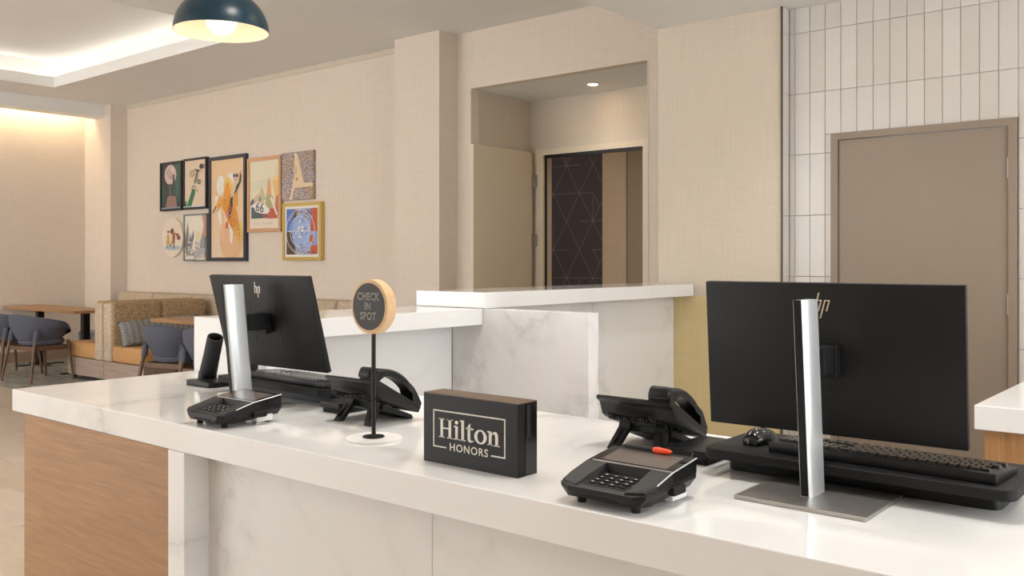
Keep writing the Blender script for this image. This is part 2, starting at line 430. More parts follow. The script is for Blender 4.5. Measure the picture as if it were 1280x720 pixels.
for zt in zs:
    if zt-PZ < 0: continue
    o = piece(rt, 'tile', (-2.417, 5.604, zt-PZ), tw)
    if zt > ZL: o.scale = (1, 1, (ZL-zt+PZ)/PZ)
# door in the tiled wall
b = B(); fw = .042
box(b, DX0, DX0+fw, 5.675, 5.8, 0, DZ); box(b, DX1-fw, DX1, 5.675, 5.8, 0, DZ); box(b, DX0+fw, DX1-fw, 5.675, 5.8, DZ-fw, DZ)
dfr = struct('door_frame_1', b, 'taupe')
d1 = struct('door_1', bb(DX0+fw+.004, DX1-fw-.003, 5.69, 5.735, .008, DZ-fw-.005, bev=.002), 'taupe', 'taupe flush door with steel hinges in the tiled wall')
for z in (1.907, 1.147, .28):
    hb = B(); tube(hb, [(DX1-fw-.0015, 5.683, z-.056), (DX1-fw-.0015, 5.683, z+.056)], .0075, 10); obj('hinge', hb, 'steel', d1, True)
for zz, hh in ((1.0, .0),):
    lv = B(); tube(lv, [(DX0+.11, 5.69, zz), (DX0+.11, 5.63, zz), (DX0+.22, 5.628, zz)], .009, 10); obj('handle', lv, 'steel', d1, True)
struct('wall_near_blocker', bb(-4.6, XR, -3.2, -3.1, 0, ZL), 'linen')       # added unseen to keep daylight off the counter front; the side towards +X is an open glazed front
b = B(); box(b, XR, XR+.1, 4.6, 5.9, 0, ZL); box(b, XR, XR+.1, -3.1, .1, 0, ZL); struct('wall_right_blocker', b, 'linen')  # unseen; near stretch added to block daylight on the counter front
# ---- ceilings
TX0, TX1, TY0, TY1 = -11.8, -7.52, -1.0, 5.2
b = B(); t1 = .09
box(b, XL, TX0, YN, YW+.1, ZH, ZH+t1); box(b, TX1, XE, YN, YW+.1, ZH, ZH+t1)
box(b, TX0, TX1, TY1, YW+.1, ZH, ZH+t1); box(b, TX0, TX1, YN, TY0, ZH, ZH+t1)
struct('ceiling', b, 'ceiling')
# tray: lip, upper cove, lid
ov = .26
b = B(); lip = .022
box(b, TX0-lip, TX0+.004, TY0-.004, TY1+.004, ZH-.003, 3.70); box(b, TX1-.004, TX1+lip, TY0-.004, TY1+.004, ZH-.003, 3.70)
box(b, TX0-lip, TX1+lip, TY1-.004, TY1+lip, ZH-.0035, 3.7005); box(b, TX0-lip, TX1+lip, TY0-lip, TY0+.004, ZH-.0035, 3.7005)
struct('trim_3', b, 'cove')
b = B()
box(b, TX0-ov-.05, TX0-ov, TY0-ov, TY1+ov, ZH+t1, 4.0); box(b, TX1+ov, TX1+ov+.05, TY0-ov, TY1+ov, ZH+t1, 4.0)
box(b, TX0-ov, TX1+ov, TY1+ov, TY1+ov+.05, ZH+t1, 4.0); box(b, TX0-ov, TX1+ov, TY0-ov-.05, TY0-ov, ZH+t1, 4.0)
box(b, TX0-ov-.05, TX1+ov+.05, TY0-ov-.05, TY1+ov+.05, 3.93, 4.0)
struct('ceiling_tray', b, 'cove')
b = B(); zz = ZH+t1+.012
for a in ((TX0-ov+.03, TX0-ov+.06, TY0-ov+.07, TY1+ov-.07), (TX1+ov-.06, TX1+ov-.03, TY0-ov+.07, TY1+ov-.07), (TX0-ov+.03, TX1+ov-.03, TY1+ov-.06, TY1+ov-.03), (TX0-ov+.03, TX1+ov-.03, TY0-ov+.03, TY0-ov+.06)):
    o = tag(obj('cove_light_strip', bb(*a, zz-.012, zz), 'strip'), 'white light strip hidden behind the lip of the tray ceiling', 'light strip', 'tray ceiling light strips')
struct('ceiling_low', bb(XE, XR, YN, 6.6, ZL, ZL+.62), 'ceiling')
# wall-wash cove at the far wall
struct('trim_4', bb(-12.88, -12.608, YN, YW-.24, 3.40, ZH), 'ceiling')
tag(obj('wall_wash_strip', bb(-12.99, -12.955, YN+.2, YW-.3, ZH-.022, ZH-.001), 'strip_warm'), 'warm light strip hidden behind the soffit of the far wall', 'light strip')
struct('baseboard_left', bb(XL, XL+.015, YN, YW-.24, 0, .15), 'base_wood')
struct('trim_5', bb(-12.42, -6.693, YW-.012, YW, ZH-.055, ZH), 'linen_grey')
# light trims: the recess downlight and the added fill spots
def downlight(x, y, z, lab, grp=None):
    t = thing('downlight', lab, 'downlight', (x, y, z), grp)
    r = B(); lathe(r, [(.042, -.001), (.062, -.004), (.064, 0), (.042, .0)], (x, y, z), 28, wrap=True); obj('trim_ring', r, 'white_plastic', t, True)
    g = B(); lathe(g, [(0, -.0015), (.042, -.0015)], (x, y, z), 24); obj('lens', g, 'spot_glow', t)
downlight(-4.875, 7.05, 3.03, 'small round downlight in the ceiling of the door recess')
for x, y in LOW_FILL_SPOTS: downlight(x, y, ZL, 'added round fill light in the low ceiling above the counter', 'added low ceiling fill lights')
for x, y in HIGH_FILL_SPOTS: downlight(x, y, ZH, 'added round fill light in the high lounge ceiling', 'added high ceiling fill lights')

# ================================================================== COUNTERS
CT = .915; CF = 1.433; CBK = 2.285
b = B(); prism(b, [(-3.597, CF), (.9, CF), (.9, CBK), (-3.06, CBK), (-3.06, 2.168), (-3.597, 2.168)], 'z', CT-.079, CT, bev=.0025)
tag(obj('countertop', b, 'quartz'), 'long white veined quartz countertop carrying the monitors and the sign', 'countertop')
cb = thing('counter_cabinet', 'oak cabinet under the left end of the long countertop', 'cabinet', (-3.0, 1.8, 0))
obj('body', bb(-3.488, -2.508, 1.458, 2.16, .0, CT-.08), 'oak', cb)
obj('front_panel', bb(-3.502, -2.508, 1.437, 1.457, .0, CT-.0805, bev=.001, seg=1), 'oak', cb)
ft = thing('reception_desk', 'white quartz front under the long countertop with a waterfall leg', 'desk', (-1.5, 1.6, 0))
obj('leg', bb(-2.507, -2.42, CF, 2.15, 0, CT-.0795, bev=.0015, seg=1), 'quartz_panel_b', ft)
xs = [-2.42, -1.497, -.57, .35, .88]
for i in range(4): obj('panel', bb(xs[i]+.001, xs[i+1]-.001, 1.514, 1.54, 0, CT-.0795), 'quartz_front_shaded', ft)
obj('back_frame', bb(-2.40, .88, 1.56, 1.62, 0, CT-.08), 'white_plastic', ft)
# return counter along the left, with taller ledge behind
ret = thing('return_counter', 'raised white quartz return counter with thick slab top behind the tilted monitor', 'counter', (-3.3, 2.8, 0))
obj('end_panel', bb(-3.585, -3.062, 2.170, 2.283, 0, 1.149, bev=.0015, seg=1), 'quartz_panel_b', ret)
obj('slab', bb(-3.545, -3.055, 2.286, 3.447, 1.07, 1.15, bev=.002), 'quartz', ret)
obj('side_panel', bb(-3.30, -3.27, 2.286, 3.45, 0, 1.069), 'quartz_panel_b', ret)
obj('back_panel', bb(-3.53, -3.50, 2.286, 3.45, 0, 1.069), 'quartz_panel_b', ret)
wing = tag(obj('wing_panel', bb(-3.268, -2.412, 3.452, 3.532, 0, 1.149, bev=.002), 'quartz_panel'), 'freestanding white quartz wing panel below the raised ledge', 'panel')
led = thing('ledge_counter', 'tall white quartz ledge counter running to the gold wall', 'counter', (-3.25, 4.5, 0))
obj('slab', bb(-3.53, -3.042, 3.45, 5.598, 1.151, 1.231, bev=.002), 'quartz', led)
for a, c in ((3.535, 4.62), (4.622, 5.598)): obj('side_panel', bb(-3.23, -3.195, a, c, 0, 1.150), 'quartz_panel', led)
obj('back_panel', bb(-3.51, -3.48, 3.46, 5.598, 0, 1.150), 'quartz_panel_b', led)
obj('end_panel', bb(-3.48, -3.27, 3.46, 3.49, 0, 1.150), 'quartz_panel_b', led)
# right hand counter
tag(obj('countertop', bb(-.762, 1.6, 3.302, 4.7, CT-.08, CT, bev=.0025), 'quartz'), 'shorter white quartz countertop in front of the taupe door', 'countertop')
cc = thing('counter_cabinet', 'oak cabinet under the shorter countertop near the taupe door', 'cabinet', (.4, 4.0, 0))
obj('body', bb(-.71, 1.55, 3.345, 4.65, 0, CT-.081), wood('oak_upright', (.36, .175, .068), (.50, .27, .11), 'z', .42), cc)
obj('front_panel', bb(-.735, 1.58, 3.325, 3.344, 0, CT-.081), bpy.data.materials['oak_upright'], cc)

# ================================================================== MONITORS
def monitor(cx, cy, tilt, rz, lab):
    """cx,cy centre of base plate"""
    z0 = CT
    t = thing('monitor', lab, 'monitor', (cx, cy, z0), 'black monitors on silver stands')
    OFF[t.name] = Vector((0, 0, 0))
    # local coords from here on
    obj('base', bb(-.13, .13, -.108, .107, 0, .0085, bev=.0012, seg=1), 'silver_plate', t)
    lean = -.038
    def colpts(x0, x1, y0, y1): return [(x0, y0), (x1, y0), (x1, y1), (x0, y1)]
    cbm = B(); sh = []
    prof = [(-.0125, -.030), (-.0105, -.0345), (.0065, -.0345), (.0115, -.028), (.0135, 0), (.0115, .034), (.006, .04), (-.0085, .04), (-.0125, .034)]
    def ring(z, k, pr): return [(p[0]-.012, p[1]+lean*k, z) for p in pr]
    loft(cbm, [ring(.0085, 0, prof), ring(.398, 1, prof)]); col = obj('stand_column', cbm, 'silver', t, True)
    sb = B(); pr2 = [(-.0095, -.0352), (.0055, -.0352), (.0055, -.030), (-.0095, -.030)]
    loft(sb, [ring(.010, 0.01, pr2), ring(.3985, 1, pr2)]); obj('front_strip', sb, 'black_matte', col)
    # panel in its own frame: back face on plane y=0, then tilt
    W, H = .538, .322; pc = Vector((-.022, .10, .268))
    mt = Matrix.Translation(pc) @ Matrix.Rotation(rz, 4, 'Z') @ Matrix.Rotation(tilt, 4, 'X')
    def place(bm): bmesh.ops.transform(bm, matrix=mt, verts=bm.verts[:]); return bm
    sh = B(); box(sh, -W/2, W/2, 0, .017, -H/2, H/2, bev=.0025)
    pan = obj('panel', place(sh), 'panel_black', t, True)
    obj('screen', place(bb(-W/2+.004, W/2-.004, .017, .0178, -H/2+.012, H/2-.004)), 'black_gloss', pan)
    # mount plate outline, ring
    g = B(); q = .073; gw = .0014
    for a in ((-q, q, q-gw, q), (-q, q, -q, -q+gw), (-q, -q+gw, -q, q), (q-gw, q, -q, q)): box(g, a[0], a[1], -.0006, .0006, a[2], a[3])
    g2 = B(); lathe(g2, [(.0492, -.0007), (.0505, -.0007), (.0505, .0004), (.0492, .0004)], (0, 0, 0), 48, axis='y', wrap=True); me = bpy.data.meshes.new('x'); g2.to_mesh(me); g2.free(); g.from_mesh(me); bpy.data.meshes.remove(me)
    mp = obj('mount_plate', place(g), 'groove', pan)
    nk = B(); box(nk, -.03, .03, -.028, 0, -.033, .033, bev=.003); place(nk)
    box(nk, -.028, .004, .02, .085, .245, .30, bev=.002)
    obj('hinge', nk, 'black_matte', t)
    # emblem: slanted bars
    e = B(); sl = .0085/.03; ez = H/2-.047; ex = -.008
    def bar(x, za, zb): 
        vs = [(ex+x+sl*(za), ez+za), (ex+x+.0034+sl*za, ez+za), (ex+x+.0034+sl*zb, ez+zb), (ex+x+sl*zb, ez+zb)]
        prism(e, vs, 'y', -.0012, .0002)
    bar(-.013, -.012, .027); bar(-.004, -.012, .012); bar(.004, -.027, .012); bar(.013, -.012, .012)
    for x, zt_ in ((-.0095, .0095), (.0075, .0095)): prism(e, [(ex+x+sl*zt_, ez+zt_), (ex+x+.005+sl*zt_, ez+zt_), (ex+x+.005+sl*.012, ez+.012), (ex+x+sl*.012, ez+.012)], 'y', -.0012, .0002)
    obj('emblem', place(e), 'chrome', pan)
    return t
# back of the panel faces the customers (-Y); its top leans towards them
monitor(-.700, 1.800, R(4.7), R(2), 'wide black monitor seen from behind beside the keyboard and mouse')
monitor(-2.590, 1.748, R(14.7), R(1.3), 'black monitor tilted well forward behind the card terminal and round sign')

# ================================================================== KEYBOARD TRAYS, KEYBOARDS, MOUSE
def rounded(x0, x1, y0, y1, r, n=6):
    pts = []
    for cx, cy, a in ((x1-r, y0+r, -90), (x1-r, y1-r, 0), (x0+r, y1-r, 90), (x0+r, y0+r, 180)):
        for i in range(n+1): t = R(a+90*i/n); pts.append((cx+r*math.cos(t), cy+r*math.sin(t)))
    return pts
def tray(x0, y0, W, D, lab):
    t = thing('keyboard_tray', lab, 'keyboard tray', (x0+W/2, y0+D/2, CT))
    b = B(); prism(b, rounded(x0, x0+W, y0, y0+D, .028), 'z', CT+.0385, CT+.060, bev=.002, seg=1); obj('top_plate', b, 'black_matte', t, True)
    b = B(); prism(b, rounded(x0+.02, x0+W-.04, y0+.082, y0+D-.01, .025), 'z', CT, CT+.030, bev=.0015, seg=1); obj('base', b, 'black', t, True)
    b = B(); prism(b, rounded(x0+.05, x0+W-.07, y0+.10, y0+D-.02, .02), 'z', CT+.029, CT+.040); obj('lift', b, 'groove', t)
    return t
tray(-.983, 1.843, .625, .262, 'black keyboard tray under the wide monitor')
tray(-2.955, 1.872, .605, .262, 'black keyboard tray under the tilted monitor')
keyme = {}
def key(w, d=.0165):
    k = round(w, 4)
    if k not in keyme:
        b = B(); h = .0065; i = .0018
        loft(b, [[(0, 0, 0), (w, 0, 0), (w, d, 0), (0, d, 0)], [(i, i, h), (w-i, i, h), (w-i, d-i, h), (i, d-i, h)]])
        keyme[k] = mesh('key', b, 'black_gloss')
    return keyme[k]
def keyboard(x0, y0, z0, lab, rz=0):
    """staff side is +Y, so the space bar row is at +Y"""
    W, D = .455, .145
    t = thing('keyboard', lab, 'keyboard', (x0, y0, z0)); OFF[t.name] = Vector()
    b = B(); prism(b, [(0, 0), (D, 0), (D, .012), (0, .022)], 'x', 0, W, bev=.003); obj('case', b, 'black', t, True)
    p = .0192
    def keys(xs_, row, z, w=.0172):
        for x in xs_: piece(key(w), 'key', (x, .010+row*.0215, z-row*.0014), t)
    rows = [0, 1, 2, 3, 4, 5]
    for r in rows:
        z = .0205
        main0 = W-.012-15*p                         # mirrored: left-hand side of the typist is +X
        if r == 5:
            piece(key(.11), 'key', (main0+4.6*p, .010+r*.0215, z-r*.0014), t)
            keys([main0+p*i for i in (0, 1.2, 2.4, 3.5, 10.6, 11.8, 13.0, 14.0)], r, z)
        else: keys([main0+p*i+(.005*(r % 3)) for i in range(15 if r % 3 == 0 else 14)], r, z)
        keys([.092+p*i for i in range(3)], r, z) if r not in (3,) else None
        if r: keys([.008+p*i for i in range(4)], r, z)
    t.rotation_euler = (0, 0, rz); return t
keyboard(-.848, 1.893, CT+.060, 'black keyboard on the tray under the wide monitor', R(-3))
keyboard(-2.82, 1.915, CT+.060, 'black keyboard on the tray under the tilted monitor', R(-2))
ms = thing('mouse', 'black computer mouse on the tray beside the keyboard', 'mouse', (-.905, 1.975, CT+.060))
b = B(); rings = []
for i in range(13):
    a = PI*i/12; y = 1.975-.052*math.cos(a); w_ = .031*math.sin(a)**.45*(1-.12*math.sin(2*a)); h_ = .034*max(math.sin(a), 0)**.6*(1+.12*math.cos(a))
    rings.append([(-.905+max(w_, .002)*math.cos(PI*j/10), y, CT+.061+max(h_, .002)*math.sin(PI*j/10)**.8) for j in range(11)])
loft(b, rings); obj('shell', b, 'black_gloss', ms, True)
b = B(); lathe(b, [(0, -.003), (.008, -.003), (.009, 0), (.008, .003), (0, .003)], (0, 0, 0), 16)
bmesh.ops.transform(b, matrix=Matrix.Translation((-.905, 1.995, CT+.093)) @ Matrix.Rotation(PI/2, 4, 'Y'), verts=b.verts[:]); obj('scroll_wheel', b, 'black_matte', ms, True)

# ================================================================== CARD TERMINALS
def terminal(cx, cy, lab):
    t = thing('card_terminal', lab, 'card terminal', (cx, cy, CT), 'card terminals on the countertop'); OFF[t.name] = Vector()
    # local: x +-.1, y from -.095 (customer) to +.095 ; side profile
    hw = .1
    def sect(y, zt, zb, w, wb): return [(-wb, y, zb), (wb, y, zb), (w, y, zt-.008), (w, y, zt), (-w, y, zt), (-w, y, zt-.008)]
    b = B(); loft(b, [sect(-.102, .036, .022, .074, .064), sect(-.092, .0400, .014, .097, .080), sect(-.055, .0430, .012, hw, .086), sect(.095, .050, .022, hw, .085), sect(.106, .048, .034, .092, .08)])
    body = obj('body', b, 'black', t, False)
    # cheeks either side of the keypad pit run up into the screen block
    for s_ in (-1, 1):
        b = B(); loft(b, [[(s_*.097, -.091, .036), (s_*.052, -.100, .034), (s_*.056, -.098, .041), (s_*.093, -.090, .045)],
                          [(s_*.1, -.055, .040), (s_*.046, -.055, .040), (s_*.056, -.055, .052), (s_*.099, -.055, .052)],
                          [(s_*.1, .004, .044), (s_*.042, .004, .044), (s_*.052, .004, .0665), (s_*.099, .004, .0665)]]); obj('cheek', b, 'black', t)
    b = B(); prism(b, [(-.004, .044), (.004, .044), (.004, .0665), (.0, .0665)], 'x', -.052, .052); obj('keypad_wall', b, 'groove', t)
    b = B(); prism(b, [(-.084, .0400), (-.006, .0462), (-.006, .0480), (-.084, .0415)], 'x', -.047, .047); pad = obj('keypad', b, 'groove', t)
    for r in range(4):
        for c in range(4):
            x = -.034+c*.0225; y = -.073+r*.0165; z = .0415+(y+.084)*.083
            k = obj('key', bb(x-.0085, x+.0085, y-.0055, y+.0055, z, z+.0026, bev=.001, seg=1), 'black_matte', pad)
            if (r, c) not in ((0, 3),):
                mk = obj('key_mark', bb(x-.0022, x+.0022, y-.0018, y+.0018, z+.0026, z+.0030), 'keyprint', t)
    # screen block
    b = B(); prism(b, [(.004, .044), (.100, .050), (.100, .0800), (.004, .0668)], 'x', -.099, .099, bev=.0012, seg=1); scr = obj('bezel', b, 'black_gloss', t)
    def ft_(y): return .0668+(y-.004)*.1375
    b = B(); prism(b, [(.016, ft_(.016)-.001), (.086, ft_(.086)-.001), (.086, ft_(.086)+.0005), (.016, ft_(.016)+.0005)], 'x', -.074, .078); obj('screen', b, 'screen', scr)
    b = B(); prism(b, [(.0035, .0655), (.0062, .0655), (.0062, .0682), (.0035, .0678)], 'x', -.088, .097); obj('screen_trim', b, 'silver_plate', scr)
    # silver edge line, side card slot, front slot, feet
    b = B(); tube(b, [(.1, -.055, .052), (.0995, .004, .0668), (.0995, .098, .0795)], .0014, 6); obj('edge_line', b, 'silver', t)
    obj('side_reader', bb(.092, .107, -.002, .045, .022, .040, bev=.004), 'black_matte', t)
    obj('chip_slot', bb(-.035, .035, -.1012, -.094, .0255, .0315, bev=.001), 'groove', t)
    obj('slot_lip', bb(-.04, .04, -.104, -.092, .0185, .0245, bev=.002), 'black_matte', t)
    for x, y in ((-.062, -.07), (.062, -.07), (-.062, .075), (.062, .075)):
        b = B(); lathe(b, [(.009, 0), (.009, .012), (.008, .026)], (x, y, 0), 14); obj('foot', b, 'black_matte', t, True)
    obj('cable_cover', bb(.06, .09, .02, .075, .006, .026, bev=.002), 'white_plastic', t)
    return t
tr = terminal(-.990, 1.553, 'black card terminal with an orange stylus beside the lettered sign')
terminal(-2.362, 1.557, 'black card terminal in front of the tilted monitor')
# stylus with its cord
st = thing('stylus', 'dark stylus pen with an orange end lying on the terminal', 'stylus', (-1.0, 1.64, CT+.08))
y_ = 1.644; z_ = CT+.0850
b = B(); tube(b, [(-1.065, y_, z_), (-1.05, y_, z_), (-.985, y_, z_)], [.0012, .004, .0048], 10); obj('barrel', b, 'black', st, True)
b = B(); tube(b, [(-.985, y_, z_), (-.975, y_, z_), (-.95, y_, z_), (-.942, y_, z_)], [.0058, .0072, .0055, .002], 12); obj('grip', b, 'orange', st, True)
b = B(); pts = []
for i in range(17):
    a = i/16; pts.append((-.942+.05*math.sin(a*PI*.75), y_-.005+.012*math.sin(a*PI)-.03*a*a, z_+.012*math.sin(a*PI)-.012*a))
tube(b, pts, .0014, 6); obj('cord', b, 'black', st, True)

# ================================================================== DESK PHONES
def phone(cx, cy, lab):
    t = thing('desk_phone', lab, 'phone', (cx, cy, CT), 'desk phones on the countertop'); OFF[t.name] = Vector()
    # plate: from top edge (y=-.012, z=.136) down to staff side (y=.172, z=.030)
    a = Vector((0, -.012, .136)); c = Vector((0, .172, .032)); u = (c-a).normalized(); n = Vector((0, -u.z, u.y)); n = n if n.z > 0 else -n
    L = (c-a).length
    mt = Matrix((( 1, 0, 0, 0), (0, u.y, n.y, a.y), (0, u.z, n.z, a.z), (0, 0, 0, 1)))
    def pl(bm): bmesh.ops.transform(bm, matrix=mt, verts=bm.verts[:]); return bm
    # plate coords: x, s (0..L along slope), h (normal)
    b = B(); prism(b, [(0, 0), (L, 0), (L, -.012), (L-.03, -.018), (.062, -.036), (.046, -.034), (.020, -.0125), (0, -.0105)], 'x', -.107, .107, bev=.003); body = obj('body', pl(b), 'black', t, True)
    obj('display', pl(bb(-.095, .03, .012, .085, 0, .004, bev=.001, seg=1)), 'black_gloss', body)
    for r in range(4):
        for q in range(3): obj('button', pl(bb(-.07+q*.028, -.05+q*.028, .11+r*.022, .124+r*.022, 0, .004, bev=.001, seg=1)), 'black_matte', body)
    # handset: arched bar on +X side
    b = B(); rings = []
    hx0, hx1 = .050, .104
    for i in range(15):
        k = i/14; s = -.012+(L+.012)*k
        arch = .024+.040*math.sin(PI*min(max((k-.02)/.96, 0), 1))**.8
        th = .022 if .22 < k < .78 else (.022+.020*(abs(k-.5)-.28)/.22)
        w0 = 0 if not .22 < k < .78 else .006
        top_ = arch; bot = arch-th if .2 < k < .8 else .002
        rings.append([(hx0+w0, s, bot), (hx1-w0, s, bot), (hx1-w0, s, top_-.006), (hx1-.008-w0, s, top_), (hx0+.008+w0, s, top_), (hx0+w0, s, top_-.006)])
    loft(b, rings); hs = obj('handset', pl(b), 'black', t, True)
    obj('ear_cap', pl(bb(hx0-.002, hx1+.002, -.020, .012, .0, .034, bev=.011, seg=3)), 'black', hs, True)
    # cradle rails
    obj('cradle', pl(bb(.044, .107, .0, L, -.004, .008, bev=.002)), 'black', body)
    # foot stand: two slanting legs and a cross bar
    for s in (-1, 1):
        b = B(); x0 = s*.052; x1 = s*.068
        loft(b, [[(x1-.014, -.004, .0), (x1+.014, -.004, .0), (x1+.014, .014, .0), (x1-.014, .014, .0)],
                 [(x0-.016, .030, .052), (x0+.016, .030, .052), (x0+.016, .048, .052), (x0-.016, .048, .052)],
                 [(x0-.018, .045, .088), (x0+.018, .045, .088), (x0+.018, .062, .088), (x0-.018, .062, .088)]]); lg = obj('leg', b, 'black', t, False)
        b = B(); loft(b, [[(x1-.001, -.0045, .014), (x1+.0015, -.0045, .014), (x1+.0015, .006, .014), (x1-.001, .006, .014)],
                 [(x0-.001, .0285, .05), (x0+.0015, .0285, .05), (x0+.0015, .04, .05), (x0-.001, .04, .05)]]); obj('leg_slot', b, 'groove', lg)
    obj('foot_bar', bb(-.068, .068, .044, .06, .055, .092, bev=.003), 'black', t)
    b = B(); prism(b, [(.05, .06), (.17, .012), (.175, .0), (.165, .0), (.05, .04)], 'x', -.075, .075, bev=.002, seg=1); obj('foot_skid', b, 'black', t)
    # coiled cord
    b = B(); pts = []; nn = 22*10
    for i in range(nn+1):
        k = i/nn; x = -.075+.16*k; y = -.005+.08*max(0, k-.72)/.28; z = .0845-.004*math.sin(PI*min(k/.72, 1))-.030*max(0, k-.72)/.28
        an = 2*PI*i/10; pts.append((x, y+.0065*math.cos(an), z+.0065*math.sin(an)))
    tube(b, pts, .0021, 5); obj('cord', b, 'black_gloss', t, True)
    return t
phone(-1.222, 1.950, 'black desk phone on an angled stand beside the wide monitor')
phone(-2.072, 1.765, 'black desk phone on an angled stand behind the round sign')
def boxdev(x0, x1, y0, y1, h, lab):
    t = thing('key_encoder', lab, 'card encoder', ((x0+x1)/2, (y0+y1)/2, CT))
    b = B(); prism(b, rounded(x0, x1, y0, y1, .010), 'z', CT+h*.45, CT+h, bev=.0025); obj('top', b, 'black', t, True)
    b = B(); prism(b, rounded(x0+.006, x1-.006, y0+.008, y1-.006, .008), 'z', CT, CT+h*.45); obj('base', b, 'black_matte', t)
    obj('slot', bb(x0+.015, x1-.015, y0+.004, y0+.012, CT+.010, CT+.0135), 'groove', t)
boxdev(-1.118, -1.005, 1.915, 2.10, .033, 'flat black card encoder box beside the phone near the wide monitor')
boxdev(-2.318, -2.215, 1.838, 1.99, .034, 'flat black card encoder box beside the phone behind the round sign')

# ================================================================== SCANNER AND SMALL UPRIGHT DISPLAY
sc = thing('handheld_scanner', 'black tube-shaped scanner cup leaning on its base at the counter end', 'scanner', (-3.14, 1.95, CT))
ax = Vector((.46, -.10, .85)).normalized(); p0 = Vector((-3.185, 1.985, CT+.026))
smt = Matrix.Translation(p0) @ Vector((0, 0, 1)).rotation_difference(ax).to_matrix().to_4x4()
b = B(); lathe(b, [(.001, 0), (.020, .002), (.029, .010), (.033, .028), (.031, .10), (.0305, .176), (.0295, .182), (.0255, .182), (.0245, .176), (.0235, .135), (.001, .134)], (0, 0, 0), 28)
bmesh.ops.transform(b, matrix=smt, verts=b.verts[:]); obj('tube', b, plain('scanner_rubber', (.016, .016, .016), .7), sc, True)
b = B(); lathe(b, [(.001, .1342), (.0232, .1345), (.0240, .172), (.0237, .172), (.0229, .1352), (.001, .1348)], (0, 0, 0), 28)
bmesh.ops.transform(b, matrix=smt, verts=b.verts[:]); obj('tube_mouth_shade', b, 'groove', sc, True)  # shade inside the open mouth painted as a black surface
b = B(); tube(b, [(-3.185, 1.985, CT+.016), (-3.178, 1.983, CT+.045)], [.036, .034], 24); obj('cradle', b, 'black', sc, True)
b = B(); prism(b, rounded(-3.215, -3.04, 1.905, 2.02, .02), 'z', CT, CT+.02, bev=.003); obj('base', b, 'black', sc, True)
ds = thing('upright_display', 'slim black upright device standing behind the tube scanner', 'device', (-3.06, 2.06, CT))
obj('panel', bb(-3.115, -2.985, 2.045, 2.07, CT+.012, CT+.205, bev=.003), 'black', ds)
obj('screen', bb(-3.108, -2.992, 2.0445, 2.046, CT+.03, CT+.20), 'black_gloss', ds)
obj('base', bb(-3.13, -2.97, 2.03, 2.13, CT, CT+.013, bev=.003), 'black_matte', ds)
obj('prop', bb(-3.07, -3.03, 2.07, 2.11, CT+.012, CT+.12, bev=.003), 'black_matte', ds)

# ================================================================== SIGNS
sg = thing('lettered_sign', 'black block sign reading Hilton Honors with a brown top', 'sign', (-1.414, 1.582, CT))
SX0, SX1, SY0, SY1, SZ = -1.559, -1.269, 1.548, 1.616, 1.0785
obj('front_board', bb(SX0, SX1, SY0, SY0+.025, CT, SZ-.003, bev=.0006, seg=1), 'black', sg)
obj('rear_board', bb(SX0, SX1, SY0+.0265, SY1, CT, SZ-.003, bev=.0006, seg=1), 'black_gloss', sg)
obj('top_board', bb(SX0, SX1, SY0, SY1, SZ-.0028, SZ, bev=.0004, seg=1), 'walnut_sign', sg)
obj('side_slot', bb(SX1-.001, SX1+.0006, SY0+.031, SY0+.043, CT+.085, SZ-.006), 'groove', sg)
W_, H_ = SX1-SX0, SZ-CT
yb0, yb1 = SY0-.0009, SY0+.0002
b = B(); bt = .0030
bx0, bx1, bz0, bz1 = SX0+.112*W_, SX0+.878*W_, CT+.232*H_, CT+.768*H_
box(b, bx0, bx1, yb0, yb1, bz1-bt, bz1); box(b, bx0, bx0+bt, yb0, yb1, bz0, bz1-bt); box(b, bx1-bt, bx1, yb0, yb1, bz0, bz1-bt)
box(b, bx0+bt, SX0+.258*W_, yb0, yb1, bz0, bz0+bt); box(b, SX0+.735*W_, bx1-bt, yb0, yb1, bz0, bz0+bt)
obj('border', b, 'cream', sg)
# serif word built from strokes; unit = cap height
cap = .0452; ox = SX0+.178*W_; oz = CT+(1-.622)*H_; kx = .187/4.02/cap*1.0
def g_rect(bm, x0, x1, z0, z1): box(bm, ox+x0*cap*kx, ox+x1*cap*kx, yb0, yb1, oz+z0*cap, oz+z1*cap)
def g_poly(bm, pts): prism(bm, [(ox+p[0]*cap*kx, oz+p[1]*cap) for p in pts], 'y', yb0, yb1)
sw = .17; sf = .055
def letter(parts, name='letter'):
    b = B()
    for k, a in parts: (g_rect if k == 'r' else g_poly)(b, *a) if k == 'r' else g_poly(b, a)
    obj(name, b, 'cream', sg)
# H
letter([('r', (.10, .10+sw, 0, 1)), ('r', (.66, .66+sw, 0, 1)), ('r', (.27, .66, .47, .54)),
        ('r', (0, .37, 0, sf)), ('r', (0, .37, 1-sf, 1)), ('r', (.56, .93, 0, sf)), ('r', (.56, .93, 1-sf, 1))])
# i
letter([('r', (1.12, 1.12+sw, 0, .70)), ('p', [(1.02, .70), (1.02, .645), (1.12, .63), (1.12, .72)]), ('r', (1.02, 1.39, 0, sf)), ('p', el(1.20, .88, .105, .095, 18))])
# l
letter([('r', (1.53, 1.53+sw, 0, 1.04)), ('p', [(1.43, 1.02), (1.43, .975), (1.53, .96), (1.53, 1.04)]), ('r', (1.43, 1.80, 0, sf))])
# t
letter([('p', [(1.95, .16), (2.12, .16), (2.12, .92), (2.07, .92), (1.95, .76)]), ('r', (1.84, 2.32, .63, .70)), ('p', [(1.95, .17), (1.97, .06), (2.05, 0), (2.16, -.015), (2.34, .05), (2.33, .10), (2.2, .075), (2.14, .10), (2.12, .17)])])
